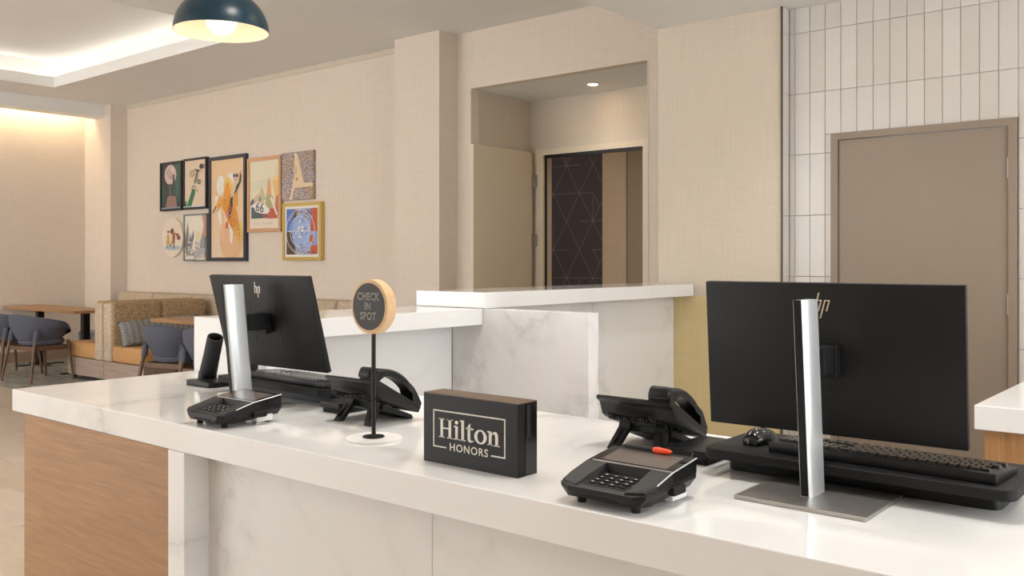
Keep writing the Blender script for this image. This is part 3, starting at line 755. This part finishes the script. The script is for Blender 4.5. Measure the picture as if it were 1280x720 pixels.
# o
b = B(); n = 28
ring_o = el(2.79, .345, .40, .36, n); ring_i = el(2.79, .345, .205, .285, n)
for i in range(n):
    j = (i+1) % n; g_poly(b, [ring_o[i], ring_o[j], ring_i[j], ring_i[i]])
obj('letter', b, 'cream', sg)
# n
arch = [(3.49, .53), (3.58, .66), (3.70, .715), (3.80, .70), (3.88, .62), (3.91, .50), (3.91, .02), (3.74, .02), (3.74, .46), (3.71, .57), (3.63, .60), (3.55, .56), (3.49, .46)]
letter([('r', (3.33, 3.33+sw, 0, .70)), ('p', [(3.23, .70), (3.23, .645), (3.33, .63), (3.33, .72)]), ('p', arch), ('r', (3.24, 3.58, 0, sf)), ('r', (3.66, 4.02, 0, sf))])
tb = text_bm('HONORS', .0250, 0, 1.12); bmesh.ops.scale(tb, vec=(1.06, 1, 1), verts=tb.verts[:])
mv(tb, SX0+.498*W_, SY0-.0006, CT+(1-.742)*H_); obj('lettering', tb, 'cream', sg)
# thicken the small word slightly with its outline
tb = text_bm('HONORS', .0250, .0003, 1.12); bmesh.ops.scale(tb, vec=(1.06, 1, 1), verts=tb.verts[:])
mv(tb, SX0+.498*W_, SY0-.0003, CT+(1-.742)*H_); obj('lettering', tb, 'cream', sg)
# round check in sign
ck = thing('round_sign', 'round wooden sign reading check in spot on a black pole', 'sign', (-1.845, 1.645, CT))
cx, cy_ = -1.845, 1.645
b = B(); lathe(b, [(.0735, 0), (.0745, .001), (.0745, .005), (.0735, .006)], (cx, cy_, CT), 56); obj('base', b, 'white_plastic', ck, True)
b = B(); lathe(b, [(.0290, .006), (.0295, .0075), (.0275, .0095), (.0075, .0105), (.0062, .013)], (cx, cy_, CT), 40); obj('foot', b, 'black_metal', ck, True)
b = B(); tube(b, [(cx, cy_, CT+.008), (cx, cy_, 1.205)], .0058, 16); obj('pole', b, 'black_metal', ck, True)
zc = 1.2685; rr = .0725
b = B(); lathe(b, [(rr-.004, -.017), (rr-.001, -.0155), (rr, -.012), (rr, .012), (rr-.002, .016), (rr-.005, .017)], (cx, cy_, zc), 64, axis='y'); dsc = obj('disc', b, 'maple', ck, True)
b = B(); lathe(b, [(.0625, -.0182), (.0625, -.0165)], (cx, cy_, zc), 64, axis='y'); fc = obj('face', b, plain('chalk_face', (.050, .050, .052), .65), ck)
for s, dz, dx in (('CHECK', .026, 0), ('IN', .0005, -.002), ('SPOT', -.026, 0)):
    tb = text_bm(s, .0245, .00075, 1.12); bmesh.ops.scale(tb, vec=(.98, 1, 1.12), verts=tb.verts[:])
    mv(tb, cx+dx-.001, cy_-.0188, zc+dz); obj('lettering', tb, plain('sign_letter_'+s.lower(), (.55, .54, .52), .6), ck)
b = B(); tube(b, [(cx+.02, cy_+.017, zc), (cx+.02, cy_+.024, zc)], .004, 10); obj('clip', b, 'black_metal', ck)

# ================================================================== PENDANT LAMP
pl_ = thing('pendant_lamp', 'dark teal dome pendant lamp with a glowing globe bulb', 'lamp', (-3.088, 1.985, 2.27))
pc = (-3.088, 1.985, 2.262); pr = .176
outer = [(pr*math.cos(a), pr*.92*math.sin(a)) for a in [R(90*i/14) for i in range(15)]]
outer[-1] = (.012, outer[-1][1])
b = B(); lathe(b, outer, pc, 64, cap=False); obj('shade', b, 'teal', pl_, True)
inner = [((pr-.003)*math.cos(a), (pr*.92-.004)*math.sin(a)) for a in [R(90*i/14) for i in range(15)]]; inner[-1] = (.012, inner[-1][1])
b = B(); lathe(b, inner, pc, 64, cap=False)
o = obj('shade_lining', b, 'shade_in', pl_, True)
b = B(); lathe(b, [(pr-.003, 0), (pr, 0), (pr, .001), (pr-.003, .001)], pc, 64, wrap=True); obj('rim', b, 'shade_in', pl_)
b = B(); lathe(b, [(.058*math.sin(a)+1e-6*(k in (0, 16)), -.058*math.cos(a)) for k, a in enumerate([PI*i/16 for i in range(17)])], (pc[0], pc[1], pc[2]+.046), 32); obj('bulb', b, 'bulb', pl_, True)
b = B(); tube(b, [(pc[0], pc[1], pc[2]+.10), (pc[0], pc[1], pc[2]+.19)], .02, 16); obj('socket', b, 'teal', pl_, True)
b = B(); tube(b, [(pc[0], pc[1], pc[2]+.18), (pc[0], pc[1], ZL-.02)], .004, 8); obj('cord', b, 'black', pl_, True)
b = B(); lathe(b, [(.06, -.022), (.06, 0)], (pc[0], pc[1], ZL), 32); obj('canopy', b, 'teal', pl_, True)
l = bpy.data.lights.new('pendant_bulb', 'POINT'); l.energy = .45; l.color = WARM; l.shadow_soft_size = .05
lo = bpy.data.objects.new('pendant_bulb', l); COL.objects.link(lo); lo.location = (pc[0], pc[1], pc[2]-.025)

# ================================================================== WALL ART
def frame(name, lab, x0, x1, z0, z1, fm, fw, depth=.045, bg=(.8, .7, .6), polys=(), mat_w=0, cat='picture', glass=True):
    t = thing(name, lab, cat, ((x0+x1)/2, YW, z0), 'pictures on the lounge wall')
    y0 = YW-depth
    b = B(); box(b, x0, x0+fw, y0, YW, z0, z1); box(b, x1-fw, x1, y0, YW, z0, z1); box(b, x0+fw, x1-fw, y0, YW, z1-fw, z1); box(b, x0+fw, x1-fw, y0, YW, z0, z0+fw)
    obj('frame', b, fm, t)
    X0, X1, Z0, Z1 = x0+fw, x1-fw, z0+fw, z1-fw
    yb = y0+.012
    if mat_w:
        obj('mat_board', bb(X0, X1, yb, YW-.002, Z0, Z1), flat((.80, .77, .72)), t); X0 += mat_w; X1 -= mat_w; Z0 += mat_w; Z1 -= mat_w; yb -= .001
    pictures(t, X0, X1, Z0, Z1, yb, bg, polys); return t
def pictures(t, X0, X1, Z0, Z1, yb, bg, polys):
    mats = [bg]; bm = B()
    box(bm, X0, X1, yb, yb+.004, Z0, Z1)
    k = 0
    for c, pts in polys:
        if c not in mats: mats.append(c)
        k += 1; y = yb-.00025*k
        vs = [bm.verts.new((X0+(X1-X0)*min(max(p[0], 0), 1), y, Z0+(Z1-Z0)*min(max(p[1], 0), 1))) for p in pts]
        try: f = bm.faces.new(vs); f.material_index = mats.index(c)
        except ValueError: pass
    obj('print', bm, [flat(c) for c in mats], t)
def stroke(x0, y0, x1, y1, w): 
    d = math.hypot(x1-x0, y1-y0); nx, ny = -(y1-y0)/d*w/2, (x1-x0)/d*w/2
    return [(x0+nx, y0+ny), (x1+nx, y1+ny), (x1-nx, y1-ny), (x0-nx, y0-ny)]
def ringp(c, cx, cy, rx, ry, t, n=28):
    out = []
    for i in range(n):
        a0, a1 = 2*PI*i/n, 2*PI*(i+1)/n
        out.append((c, [(cx+rx*math.cos(a0), cy+ry*math.sin(a0)), (cx+rx*math.cos(a1), cy+ry*math.sin(a1)), (cx+(rx-t)*math.cos(a1), cy+(ry-t*.8)*math.sin(a1)), (cx+(rx-t)*math.cos(a0), cy+(ry-t*.8)*math.sin(a0))]))
    return out
DK = plain('black_frame', (.018, .020, .024), .4); NAVY = plain('navy_frame', (.028, .034, .055), .4); GREYF = plain('grey_frame', (.20, .21, .19), .45)
COPP = plain('copper_frame', (.62, .36, .19), .35, .2); GOLD = plain('gold_frame', (.62, .47, .15), .3, .55)
moon = [((.05, .10, .09), [(.55, .25), (.95, .1), (.98, .98), (.62, .98)]), ((.03, .085, .075), [(.02, .1), (.2, .1), (.16, .5), (.02, .55)]), ((.06, .13, .11), [(.75, .3), (.9, .25), (.92, .98), (.78, .98)]),
        ((.62, .48, .46), el(.46, .76, .30, .225, 28)), ((.52, .37, .37), el(.40, .80, .16, .10, 14)), ((.45, .32, .33), el(.52, .70, .14, .05, 12)), ((.70, .58, .54), el(.56, .86, .10, .04, 12)),
        ((.055, .06, .05), [(.52, .42), (.62, .42), (.68, .62), (.67, .76), (.60, .76), (.58, .60)]),
        ((.10, .12, .10), stroke(.45, .30, .46, .56, .13)),
        ((.33, .19, .17), [(.22, .02), (.80, .02), (.74, .27), (.52, .28), (.48, .32), (.44, .28), (.32, .27)]), ((.25, .33, .42), [(.0, .0), (1, 0), (1, .03), (0, .03)])]
frame('framed_picture', 'dark framed picture of a large pale moon over a reddish hill', -11.467, -10.93, 2.05, 2.695, DK, .028, bg=(.045, .055, .055), polys=moon)
cact = [((.03, .20, .08), [(.08, 0), (.30, 0), (.50, .30), (.50, .36), (.34, .37), (.16, .12)]), ((.02, .11, .05), [(0, 0), (.09, 0), (.09, .14), (.02, .13)])]
cact += ringp((.10, .13, .07), .43, .41, .09, .055, .03) + ringp((.40, .36, .22), .38, .72, .11, .075, .035) + ringp((.05, .12, .05), .73, .53, .075, .05, .03)
cact += [((.06, .045, .035), stroke(.54, .50, .68, .78, .05)), ((.06, .045, .035), stroke(.56, .80, .66, .76, .03)), ((.06, .045, .035), stroke(.68, .77, .78, .76, .03)), ((.07, .05, .045), el(.86, .85, .09, .055, 16)),
         ((.25, .2, .15), el(.62, .37, .02, .012, 8)), ((.2, .18, .12), el(.66, .34, .035, .018, 8)), ((.55, .68, .75), [(0, 0), (1, 0), (1, .02), (0, .02)])]
frame('framed_picture', 'dark framed picture of a green cactus arm and loose rings on cream', -10.893, -10.352, 2.05, 2.705, DK, .028, bg=(.75, .60, .46), polys=cact)
# rider on a rearing horse
OR = (.78, .33, .06); OR2 = (.80, .42, .10); YE = (.80, .58, .16); WH = (.82, .78, .70); RD = (.62, .14, .08); GN = (.05, .07, .05)
hr = [((.80, .56, .33), [(0, .55), (0, 1), (.75, 1), (.3, .7)]), ((.76, .60, .44), [(0, 0), (.32, 0), (.30, .22), (0, .22)]), ((.74, .46, .27), el(.62, .18, .36, .20, 22)), ((.77, .50, .30), [(.30, .16), (.40, .16), (.40, .45), (.34, .45)]),
      (WH, el(.30, .74, .13, .10, 20)), (WH, el(.60, .80, .11, .06, 16)), (WH, [(.10, .62), (.22, .64), (.34, .36), (.28, .32)]), (WH, [(.52, .36), (.64, .34), (.72, .20), (.60, .13), (.58, .24)]),
      (YE, el(.52, .73, .13, .09, 18)), (OR, [(.36, .58), (.44, .74), (.52, .78), (.58, .72), (.62, .60), (.78, .48), (.86, .34), (.80, .20), (.70, .26), (.56, .34), (.44, .44), (.36, .50)]),
      (OR2, [(.36, .60), (.24, .63), (.14, .52), (.20, .51), (.26, .57), (.36, .50)]), (OR, [(.24, .57), (.18, .47), (.22, .47), (.32, .54)]),
      (OR2, [(.80, .36), (.88, .30), (.86, .14), (.82, .14), (.80, .26), (.72, .22), (.70, .16), (.66, .16), (.70, .30)]), (YE, [(.88, .36), (.95, .34), (.95, .20), (.90, .16)]),
      (RD, [(.50, .48), (.58, .56), (.62, .50), (.56, .42)]), ((.62, .20, .30), [(.46, .43), (.62, .50), (.64, .46), (.50, .40)]), (GN, [(.60, .60), (.68, .62), (.66, .50), (.58, .40), (.54, .36), (.56, .46)]), (OR, [(.70, .66), (.80, .66), (.82, .52), (.70, .50)]),
      (RD, [(.46, .35), (.54, .38), (.52, .30), (.46, .29)]),
      ((.70, .45, .48), el(.755, .80, .055, .035, 12)), ((.10, .08, .12), el(.72, .825, .04, .018, 10)), ((.10, .08, .12), el(.80, .825, .04, .018, 10)),
      (GN, [(.72, .64), (.78, .66), (.86, .72), (.92, .76), (.93, .83), (.89, .83), (.86, .76), (.78, .72)]), (RD, [(.88, .83), (.92, .83), (.91, .88)]), (GN, stroke(.06, .46, .16, .53, .02))]
random.seed(11)
for i in range(110):
    k = random.random(); x = .40+.42*k+random.uniform(-.10, .10); y = .66-.40*k+random.uniform(-.07, .07)
    hr.append(((YE, (.50, .15, .05), (.82, .52, .12), (.66, .22, .06))[i % 4], el(x, y, .013, .006, 6)))
for i in range(24): hr.append((YE, el(random.uniform(.84, .94), random.uniform(.14, .36), .010, .005, 6)))
frame('framed_picture', 'tall navy framed picture of a masked rider on a rearing orange horse', -10.298, -9.506, 1.385, 2.683, NAVY, .045, bg=(.79, .58, .37), polys=hr)
r66 = [((.70, .66, .50), [(0, .55), (1, .62), (1, .75), (0, .7)]), ((.66, .50, .33), [(.02, .40), (.30, .52), (.5, .5), (.5, .35), (.02, .35)]), ((.55, .52, .30), [(.25, .42), (.42, .62), (.58, .42)]), ((.75, .38, .18), [(.56, .42), (.62, .68), (.66, .76), (.72, .66), (.76, .42)]),
       ((.86, .62, .28), el(.90, .72, .09, .055, 16)), ((.55, .35, .15), stroke(.9, .74, .9, .92, .012)), ((.83, .52, .20), [(.80, .70), (.98, .70), (.98, .30), (.88, .34)]), ((.55, .20, .10), [(.84, .18), (1, .18), (1, .5), (.9, .45)]),
       ((.42, .40, .22), [(.55, .30), (.80, .28), (.80, .46), (.66, .50), (.56, .44)]), ((.08, .12, .13), [(.06, .15), (.44, .15), (.44, .30), (.06, .32)]), ((.28, .10, .08), [(.44, .15), (.62, .15), (.62, .28), (.44, .29)]), ((.50, .12, .08), [(.62, .14), (.96, .14), (.96, .30), (.62, .28)]),
       ((.13, .15, .22), [(.02, .38), (.10, .45), (.16, .42), (.16, .36), (.04, .34)]), ((.20, .22, .26), [(.33, .45), (.40, .47), (.40, .40), (.33, .40)]),
       ((.80, .74, .60), [(.70, .44), (.76, .46), (.96, .20), (.92, .18)]),
       ((.80, .77, .72), [(.10, .36), (.30, .40), (.56, .34), (.70, .26), (.62, .21), (.40, .22), (.22, .25)]), ((.78, .68, .55), [(0, 0), (1, 0), (1, .13), (0, .13)])]
for i, h in enumerate((1, .8, 1, 0, .9, 1, .7, 1, 1)):
    if h: r66.append(((.55, .46, .34), [(.16+i*.075, .055), (.185+i*.075, .055), (.185+i*.075, .055+.035*h), (.16+i*.075, .055+.035*h)]))
t66 = frame('framed_picture', 'copper framed poster with a route 66 shield', -9.474, -8.812, 1.73, 2.612, COPP, .042, bg=(.76, .70, .52), polys=r66)
tb = text_bm('66', .155, 0, 1.0); bmesh.ops.transform(tb, matrix=Matrix.Rotation(R(12), 4, 'Y'), verts=tb.verts[:]); bmesh.ops.scale(tb, vec=(1.1, 1, 1), verts=tb.verts[:])
mv(tb, -9.474+.042+.578*.36, YW-.045+.0055, 1.73+.042+.798*.305); obj('lettering', tb, flat((.06, .07, .10)), t66)
ds_ = [((.62, .30, .22), [(.78, 1), (1, 1), (1, .42), (.72, .42), (.80, .6), (.86, .8)]), ((.82, .74, .62), el(.55, .75, .30, .28, 24)), ((.78, .66, .40), [(.52, .62), (.62, .64), (.72, .56), (.62, .40), (.50, .44)])]
for x, w_, y0, y1, le in ((.10, .10, .30, .88, .03), (.03, .09, .3, .7, -.02), (.24, .09, .32, .68, .14), (.15, .06, .3, .62, .1)):
    ds_.append(((.19, .19, .19), [(x-w_/2, y0), (x+w_/2, y0), (x+w_/2+le, (y0+y1)/2), (x+le*1.2, y1), (x-w_/2+le*.8, (y0+y1)/2)]))
random.seed(4)
for i in range(60): ds_.append((((.34, .33, .30), (.62, .59, .53), (.22, .22, .21), (.72, .68, .60), (.45, .36, .28))[i % 5], el(random.uniform(.05, .72), random.uniform(.06, .40), .05, .03, 8)))
ds_ += [((.30, .31, .33), [(.74, .26), (.98, .24), (.98, .52), (.88, .54), (.78, .46)]), ((.42, .43, .44), [(.46, .12), (.62, .26), (.98, .22), (.96, .04), (.6, .03)]), ((.70, .48, .36), el(.86, .08, .10, .04, 12)), ((.76, .70, .62), el(.3, .05, .22, .05, 12))]
frame('framed_picture', 'grey framed print of grey desert plants on cream', -10.885, -10.34, 1.385, 1.99, GREYF, .02, bg=(.78, .72, .62), polys=ds_)
# round plaque
rp = thing('round_plaque', 'round cream plaque painted with a dancing couple', 'picture', (-11.17, YW, 1.44), 'pictures on the lounge wall')
b = B(); lathe(b, [(.255, -.035), (.257, -.033), (.257, 0)], (-11.17, YW, 1.70), 56, axis='y'); obj('disc', b, flat((.80, .70, .55)), rp, False)
pol = [((.80, .70, .55), el(.5, .5, .499, .499, 40)), ((.42, .53, .60), el(.5, .22, .42, .06, 24)), ((.62, .38, .08), [(.20, .30), (.40, .30), (.36, .50), (.34, .58), (.24, .58), (.24, .46)]), ((.08, .05, .05), el(.30, .645, .045, .04, 12)), ((.07, .05, .05), [(.24, .22), (.27, .22), (.27, .30), (.24, .30)]),
       ((.25, .07, .06), [(.38, .66), (.52, .76), (.56, .70), (.54, .60), (.44, .58)]), ((.36, .13, .07), [(.52, .36), (.62, .34), (.66, .50), (.62, .62), (.54, .64), (.50, .54)]), ((.36, .15, .08), [(.42, .30), (.48, .30), (.60, .42), (.54, .46)]), ((.33, .12, .07), [(.56, .24), (.61, .24), (.64, .42), (.58, .42)]),
       ((.26, .08, .07), [(.60, .60), (.78, .60), (.92, .50), (.88, .42), (.74, .44), (.72, .54)]), ((.06, .05, .05), [(.36, .26), (.46, .26), (.46, .29), (.36, .29)]), ((.06, .05, .05), [(.56, .21), (.64, .21), (.62, .24), (.56, .24)]), ((.35, .2, .15), el(.67, .90, .013, .013, 8)), ((.35, .2, .15), el(.84, .79, .013, .013, 8)), ((.10, .06, .06), el(.57, .66, .025, .03, 10))]
bm = B(); mats = []
for k, (c, pts) in enumerate(pol):
    if c not in mats: mats.append(c)
    f = bm.faces.new([bm.verts.new((-11.42+.5*p[0], YW-.0353-.0003*k, 1.45+.5*p[1])) for p in pts]); f.material_index = mats.index(c)
obj('print', bm, [flat(c) for c in mats], rp)
# letter canvas
lt = thing('canvas_picture', 'unframed purple patterned canvas with a cream letter A', 'picture', (-8.51, YW, 2.08), 'pictures on the lounge wall')
def mosaic():
    m, nt, b = nmat('mosaic_print'); v = coords(nt)
    vo = N(nt, 'ShaderNodeTexVoronoi'); vo.inputs['Scale'].default_value = 62; nt.links.new(v, vo.inputs['Vector'])
    f = noise(nt, v, 5, 3, .6, 1)
    c = ramp(nt, vo.outputs['Distance'], [(.2, (.07, .055, .10)), (.42, (.20, .17, .30)), (.62, (.58, .50, .43))])
    c = mix(nt, ramp(nt, f, [(.42, (0, 0, 0)), (.6, (1, 1, 1))]), c, mix(nt, vo.outputs['Distance'], (.12, .075, .06), (.66, .48, .33)))
    nt.links.new(c, b.inputs['Base Color']); b.inputs['Roughness'].default_value = .6; return m
M['mosaic'] = mosaic()
ax0, ax1, az0, az1 = -8.796, -8.227, 2.08, 2.625
obj('canvas', bb(ax0, ax1, YW-.04, YW, az0, az1, bev=.002), 'mosaic', lt)
ab = B(); mm = []
for k, (c, pts) in enumerate([((.74, .58, .38), [(.42, .98), (.50, .98), (.72, .34), (1, .34), (1, .26), (.42, .25), (.34, 0), (.25, 0), (.40, .45)]), ((.68, .40, .20), [(.44, .72), (.50, .62), (.47, .50), (.43, .56)]), ((.70, .18, .09), [(.44, .46), (.54, .46), (.50, .38)]), ((.50, .55, .25), el(.49, .66, .025, .035, 8))]):
    if c not in mm: mm.append(c)
    f = ab.faces.new([ab.verts.new((ax0+(ax1-ax0)*p[0], YW-.0405-.0004*k, az0+(az1-az0)*p[1])) for p in pts]); f.material_index = mm.index(c)
obj('letter', ab, [flat(c) for c in mm], lt)
# gold framed abstract print with ovals
BL = (.10, .20, .55); LB = (.34, .46, .74); WHT = (.80, .80, .78); RDD = (.55, .12, .05); BRN = (.10, .065, .05)
gp = [(BL, [(0, .5), (.25, .5), (.25, 1), (0, 1)]), (BRN, [(0, 0), (.3, 0), (.26, .5), (0, .5)]), (BRN, [(.24, .3), (.36, .3), (.34, .96), (.24, .96)]), (LB, el(.52, .5, .34, .42, 24)), (RDD, [(.78, .5), (1, .5), (1, 1), (.8, 1)]), (RDD, [(.76, 0), (1, .02), (1, .22), (.8, .18)]), (RDD, [(.74, .30), (.9, .22), (.92, .42), (.78, .42)]), ((.35, .38, .62), [(.88, .2), (1, .2), (1, .5), (.86, .5)])]
random.seed(9)
for i in range(50):
    gp.append(((WHT, (.62, .66, .76), LB, (.25, .33, .62))[i % 4], el(random.gauss(.52, .14), random.gauss(.55, .10), random.uniform(.015, .06), random.uniform(.01, .035), 7)))
for i in range(40): gp.append(((BRN, RDD, (.45, .32, .22), (.60, .60, .66))[i % 4], el(random.uniform(.18, .95), random.choice((random.uniform(.03, .2), random.uniform(.8, .97))), random.uniform(.01, .035), random.uniform(.01, .03), 6)))
gp += [(WHT, [(.10, .50), (.86, .50), (.86, .515), (.10, .515)])] + ringp(WHT, .51, .5, .46, .48, .014, 40) + ringp(WHT, .52, .5, .31, .335, .014, 36)
for i in range(8): a = R(140-i*14); gp.append(((.62, .50, .40), stroke(.51+.36*math.cos(a)-.02, .5+.40*math.sin(a)-.02, .51+.39*math.cos(a)+.01, .5+.44*math.sin(a), .022)))
for i in range(7): a = R(-130+i*14); gp.append(((.70, .66, .60), stroke(.51+.36*math.cos(a)-.02, .5+.40*math.sin(a)-.02, .51+.39*math.cos(a)+.01, .5+.44*math.sin(a), .022)))
frame('framed_picture', 'gold framed blue and red abstract print with white ovals', -8.766, -8.073, 1.395, 2.045, GOLD, .038, .055, bg=(.30, .38, .62), polys=gp, mat_w=.028)

# ================================================================== LOUNGE: booths, bench, tables, chairs, rug
tag(obj('rug', bb(XL+.02, -4.4, 4.2, 6.44, 0, .008), 'rug'), 'grey patterned rug under the dining chairs and booths', 'rug')
FZ = .008
def booth(s, xb, lab):
    """s=+1 faces +X.  xb = x of the back-to-back line"""
    t = thing('booth_seat', lab, 'booth', (xb+s*.45, 5.5, FZ))
    Y0, Y1 = 5.0, 6.17
    X = lambda a, b_: (min(xb+s*a, xb+s*b_), max(xb+s*a, xb+s*b_))
    a = X(.004, .875); obj('plinth', bb(a[0], a[1], Y0+.004, Y1, .06, .262, bev=.003), 'plinth', t)
    a = X(.19, .885); obj('seat_cushion', bb(a[0], a[1], Y0, Y1, .264, .445, bev=.035, seg=4), 'leather', t, True)
    ym = 5.60
    for k, (y0, y1) in enumerate(((Y0, ym), (ym+.004, Y1))):
        a = X(.004, .205); obj('back_cushion', bb(a[0], a[1], y0, y1, .264, .935, bev=.04, seg=4), 'boucle', t, True)
    a = X(.0, .2); obj('back_side', bb(a[0]+.012, a[1]-.012, Y0-.010, Y0+.03, .266, .915, bev=.018, seg=3), 'boucle_light', t, True)
    for q, y in ((.06, Y0+.06), (.80, Y0+.06), (.80, Y1-.06)):
        b = B(); tube(b, [(xb+s*q, y, FZ), (xb+s*q, y, .062)], .016, 10); obj('foot', b, 'black_metal', t)
booth(-1, -10.12, 'tan leather booth seat with textured back facing the far wall')
booth(1, -10.12, 'tan leather booth seat with textured back and a grey pillow')
wb = thing('banquette_bench', 'long bench along the picture wall with light textured back cushions', 'bench', (-9.6, 6.3, FZ))
bx = -12.28
while bx < -6.8:
    obj('back_cushion', bb(bx+.006, min(bx+.925, -6.72), 6.26, 6.46, .45, .968, bev=.04, seg=3), 'boucle_light', wb, True); bx += .93
obj('plinth', bb(-12.28, -6.72, 6.20, 6.46, FZ, .45), 'plinth', wb)
obj('seat_cushion', bb(-12.28, -11.03, 5.72, 6.255, .27, .46, bev=.03, seg=3), 'blue_seat', wb, True)
obj('seat_plinth', bb(-12.26, -11.05, 5.76, 6.2, FZ, .27), 'plinth', wb)
obj('seat_cushion', bb(-9.20, -6.72, 5.72, 6.255, .27, .46, bev=.03, seg=3), 'leather', wb, True)
obj('seat_plinth', bb(-9.18, -6.74, 5.76, 6.2, FZ, .27), 'plinth', wb)
# pillows
def pillow(loc, L, H, T, rot, lab):
    b = B(); nu, nv = 24, 14; f_, r_ = [], []
    def pt(i, j, sgn):
        u = -1+2*i/nu; v = -1+2*j/nv
        e = (1-abs(u)**3.2)*(1-abs(v)**3.2); th = T/2*max(e, 0)**.5
        pin = 1-.05*(1-abs(u)**2)*abs(v)**6; pin2 = 1-.05*(1-abs(v)**2)*abs(u)**6
        return (sgn*th, u*L/2*pin2, v*H/2*pin)
    t = b
    for sgn in (1, -1):
        g = [[t.verts.new(pt(i, j, sgn)) for j in range(nv+1)] for i in range(nu+1)]
        for i in range(nu):
            for j in range(nv): t.faces.new((g[i][j], g[i+1][j], g[i+1][j+1], g[i][j+1]))
    bmesh.ops.remove_doubles(t, verts=t.verts[:], dist=1e-4); bmesh.ops.recalc_face_normals(t, faces=t.faces[:])
    o = obj('pillow', b, 'knit', None, True); o.location = loc; o.rotation_euler = rot; return tag(o, lab, 'pillow')
pillow((-9.745, 5.49, .603), 1.0, .29, .16, (R(3), R(-16), 0), 'long grey knitted pillow leaning on the booth back beside the grey chairs')
pillow((-10.475, 5.46, .607), .80, .30, .16, (0, R(16), 0), 'grey knitted pillow on the booth seat facing the far wall')
# tables
def table(x0, x1, y0, y1, lab):
    t = thing('dining_table', lab, 'table', ((x0+x1)/2, (y0+y1)/2, FZ))
    obj('table_top', bb(x0, x1, y0, y1, .750, .785, bev=.003, seg=1), 'oak_top', t)
    for xx in (x0+.5, x1-.28) if x1-x0 > 1.3 else ((x0+x1)/2,):
        ym = (y0+y1)/2
        obj('pedestal', bb(xx-.04, xx+.04, ym-.04, ym+.04, .02, .750), 'black_metal', t)
        obj('pedestal_foot', bb(xx-.03, xx+.03, ym-.30, ym+.30, FZ, .022), 'black_metal', t); obj('pedestal_foot', bb(xx-.28, xx-.031, ym-.03, ym+.03, FZ, .022), 'black_metal', t); obj('pedestal_foot', bb(xx+.031, xx+.28, ym-.03, ym+.03, FZ, .022), 'black_metal', t)
table(-13.15, -11.09, 5.12, 5.66, 'long wood dining table with black pedestals by the far wall')
table(-9.09, -7.3, 5.0, 5.66, 'wood dining table in front of the booth with the grey pillow')
# tub chair, facing +Y
def chair(lab):
    t = thing('dining_chair', lab, 'chair', (0, 0, 0), 'blue grey dining chairs')
    def section(phi):
        k = abs(phi)/R(128); zt = .775-.135*(k**1.6); zb = .415+.03*k
        en = max(0, (k-.80)/.20); zt -= .07*en**2; sh_ = 1-.07*en**2
        dx, dy = math.sin(phi), -math.cos(phi)
        def p(rf, z, off=0):
            rf = rf*sh_; return ((.315*rf-off)*dx, (.335*rf-off)*dy+.04, z)
        return [p(.62, zb), p(.80, zb+.06), p(.95, zb+.16), p(1.03, (zb+zt)/2+.05), p(1.05, zt-.02), p(1.04, zt-.002, .012), p(1.02, zt-.004, .03), p(1.0, zt-.03, .042), p(.97, (zb+zt)/2+.05, .042), p(.88, zb+.16, .04), p(.72, zb+.07, .035), p(.56, zb+.02, .01)]
    b = B(); loft(b, [section(R(-128+256*i/32)) for i in range(33)]); obj('backrest', b, 'chair_fabric', t, True)
    b = B(); lathe(b, [(.001, 0), (.20, 0), (.235, .02), (.245, .045), (.235, .07), (.19, .085), (.001, .09)], (0, .03, .40), 32); obj('seat', b, 'chair_fabric', t, True)
    b = B(); 
    for a in ((-.24, .24, -.215, -.185), (-.24, .24, .195, .225), (-.245, -.215, -.2, .21), (.215, .245, -.2, .21)): box(b, *a, .355, .405, bev=.004)
    obj('seat_frame', b, 'walnut', t)
    for sx in (-1, 1):
        b = B(); tube(b, [(sx*.285, -.275, 0), (sx*.250, -.215, .38), (sx*.238, -.185, .52)], [.013, .020, .021], 12); lg = obj('leg', b, 'walnut', t, True)
        b = B(); tube(b, [(sx*.240, -.192, .46), (sx*.240, -.180, .54), (sx*.236, -.172, .585)], [.030, .032, .022], 14); obj('leg_sleeve', b, 'chair_fabric', t, True)
        b = B(); tube(b, [(sx*.27, .255, 0), (sx*.245, .215, .38), (sx*.24, .20, .46)], [.013, .020, .020], 12); obj('leg', b, 'walnut', t, True)
    return t
c0 = chair('blue grey tub chair right next to the tan booth at the far table')
c0.location = (-11.03, 4.69, FZ+.004); c0.rotation_euler = (0, 0, R(9))
c1 = dup(c0, (-11.86, 4.69, FZ+.004), R(9), 'blue grey tub chair at the far table, separated from the booth by another chair')
c2 = dup(c0, (-8.18, 4.78, FZ+.004), R(14), 'blue grey tub chair standing in front of the long grey pillow')
c3 = dup(c0, (-7.42, 4.74, FZ+.004), R(14), 'blue grey tub chair half hidden behind the white return counter')
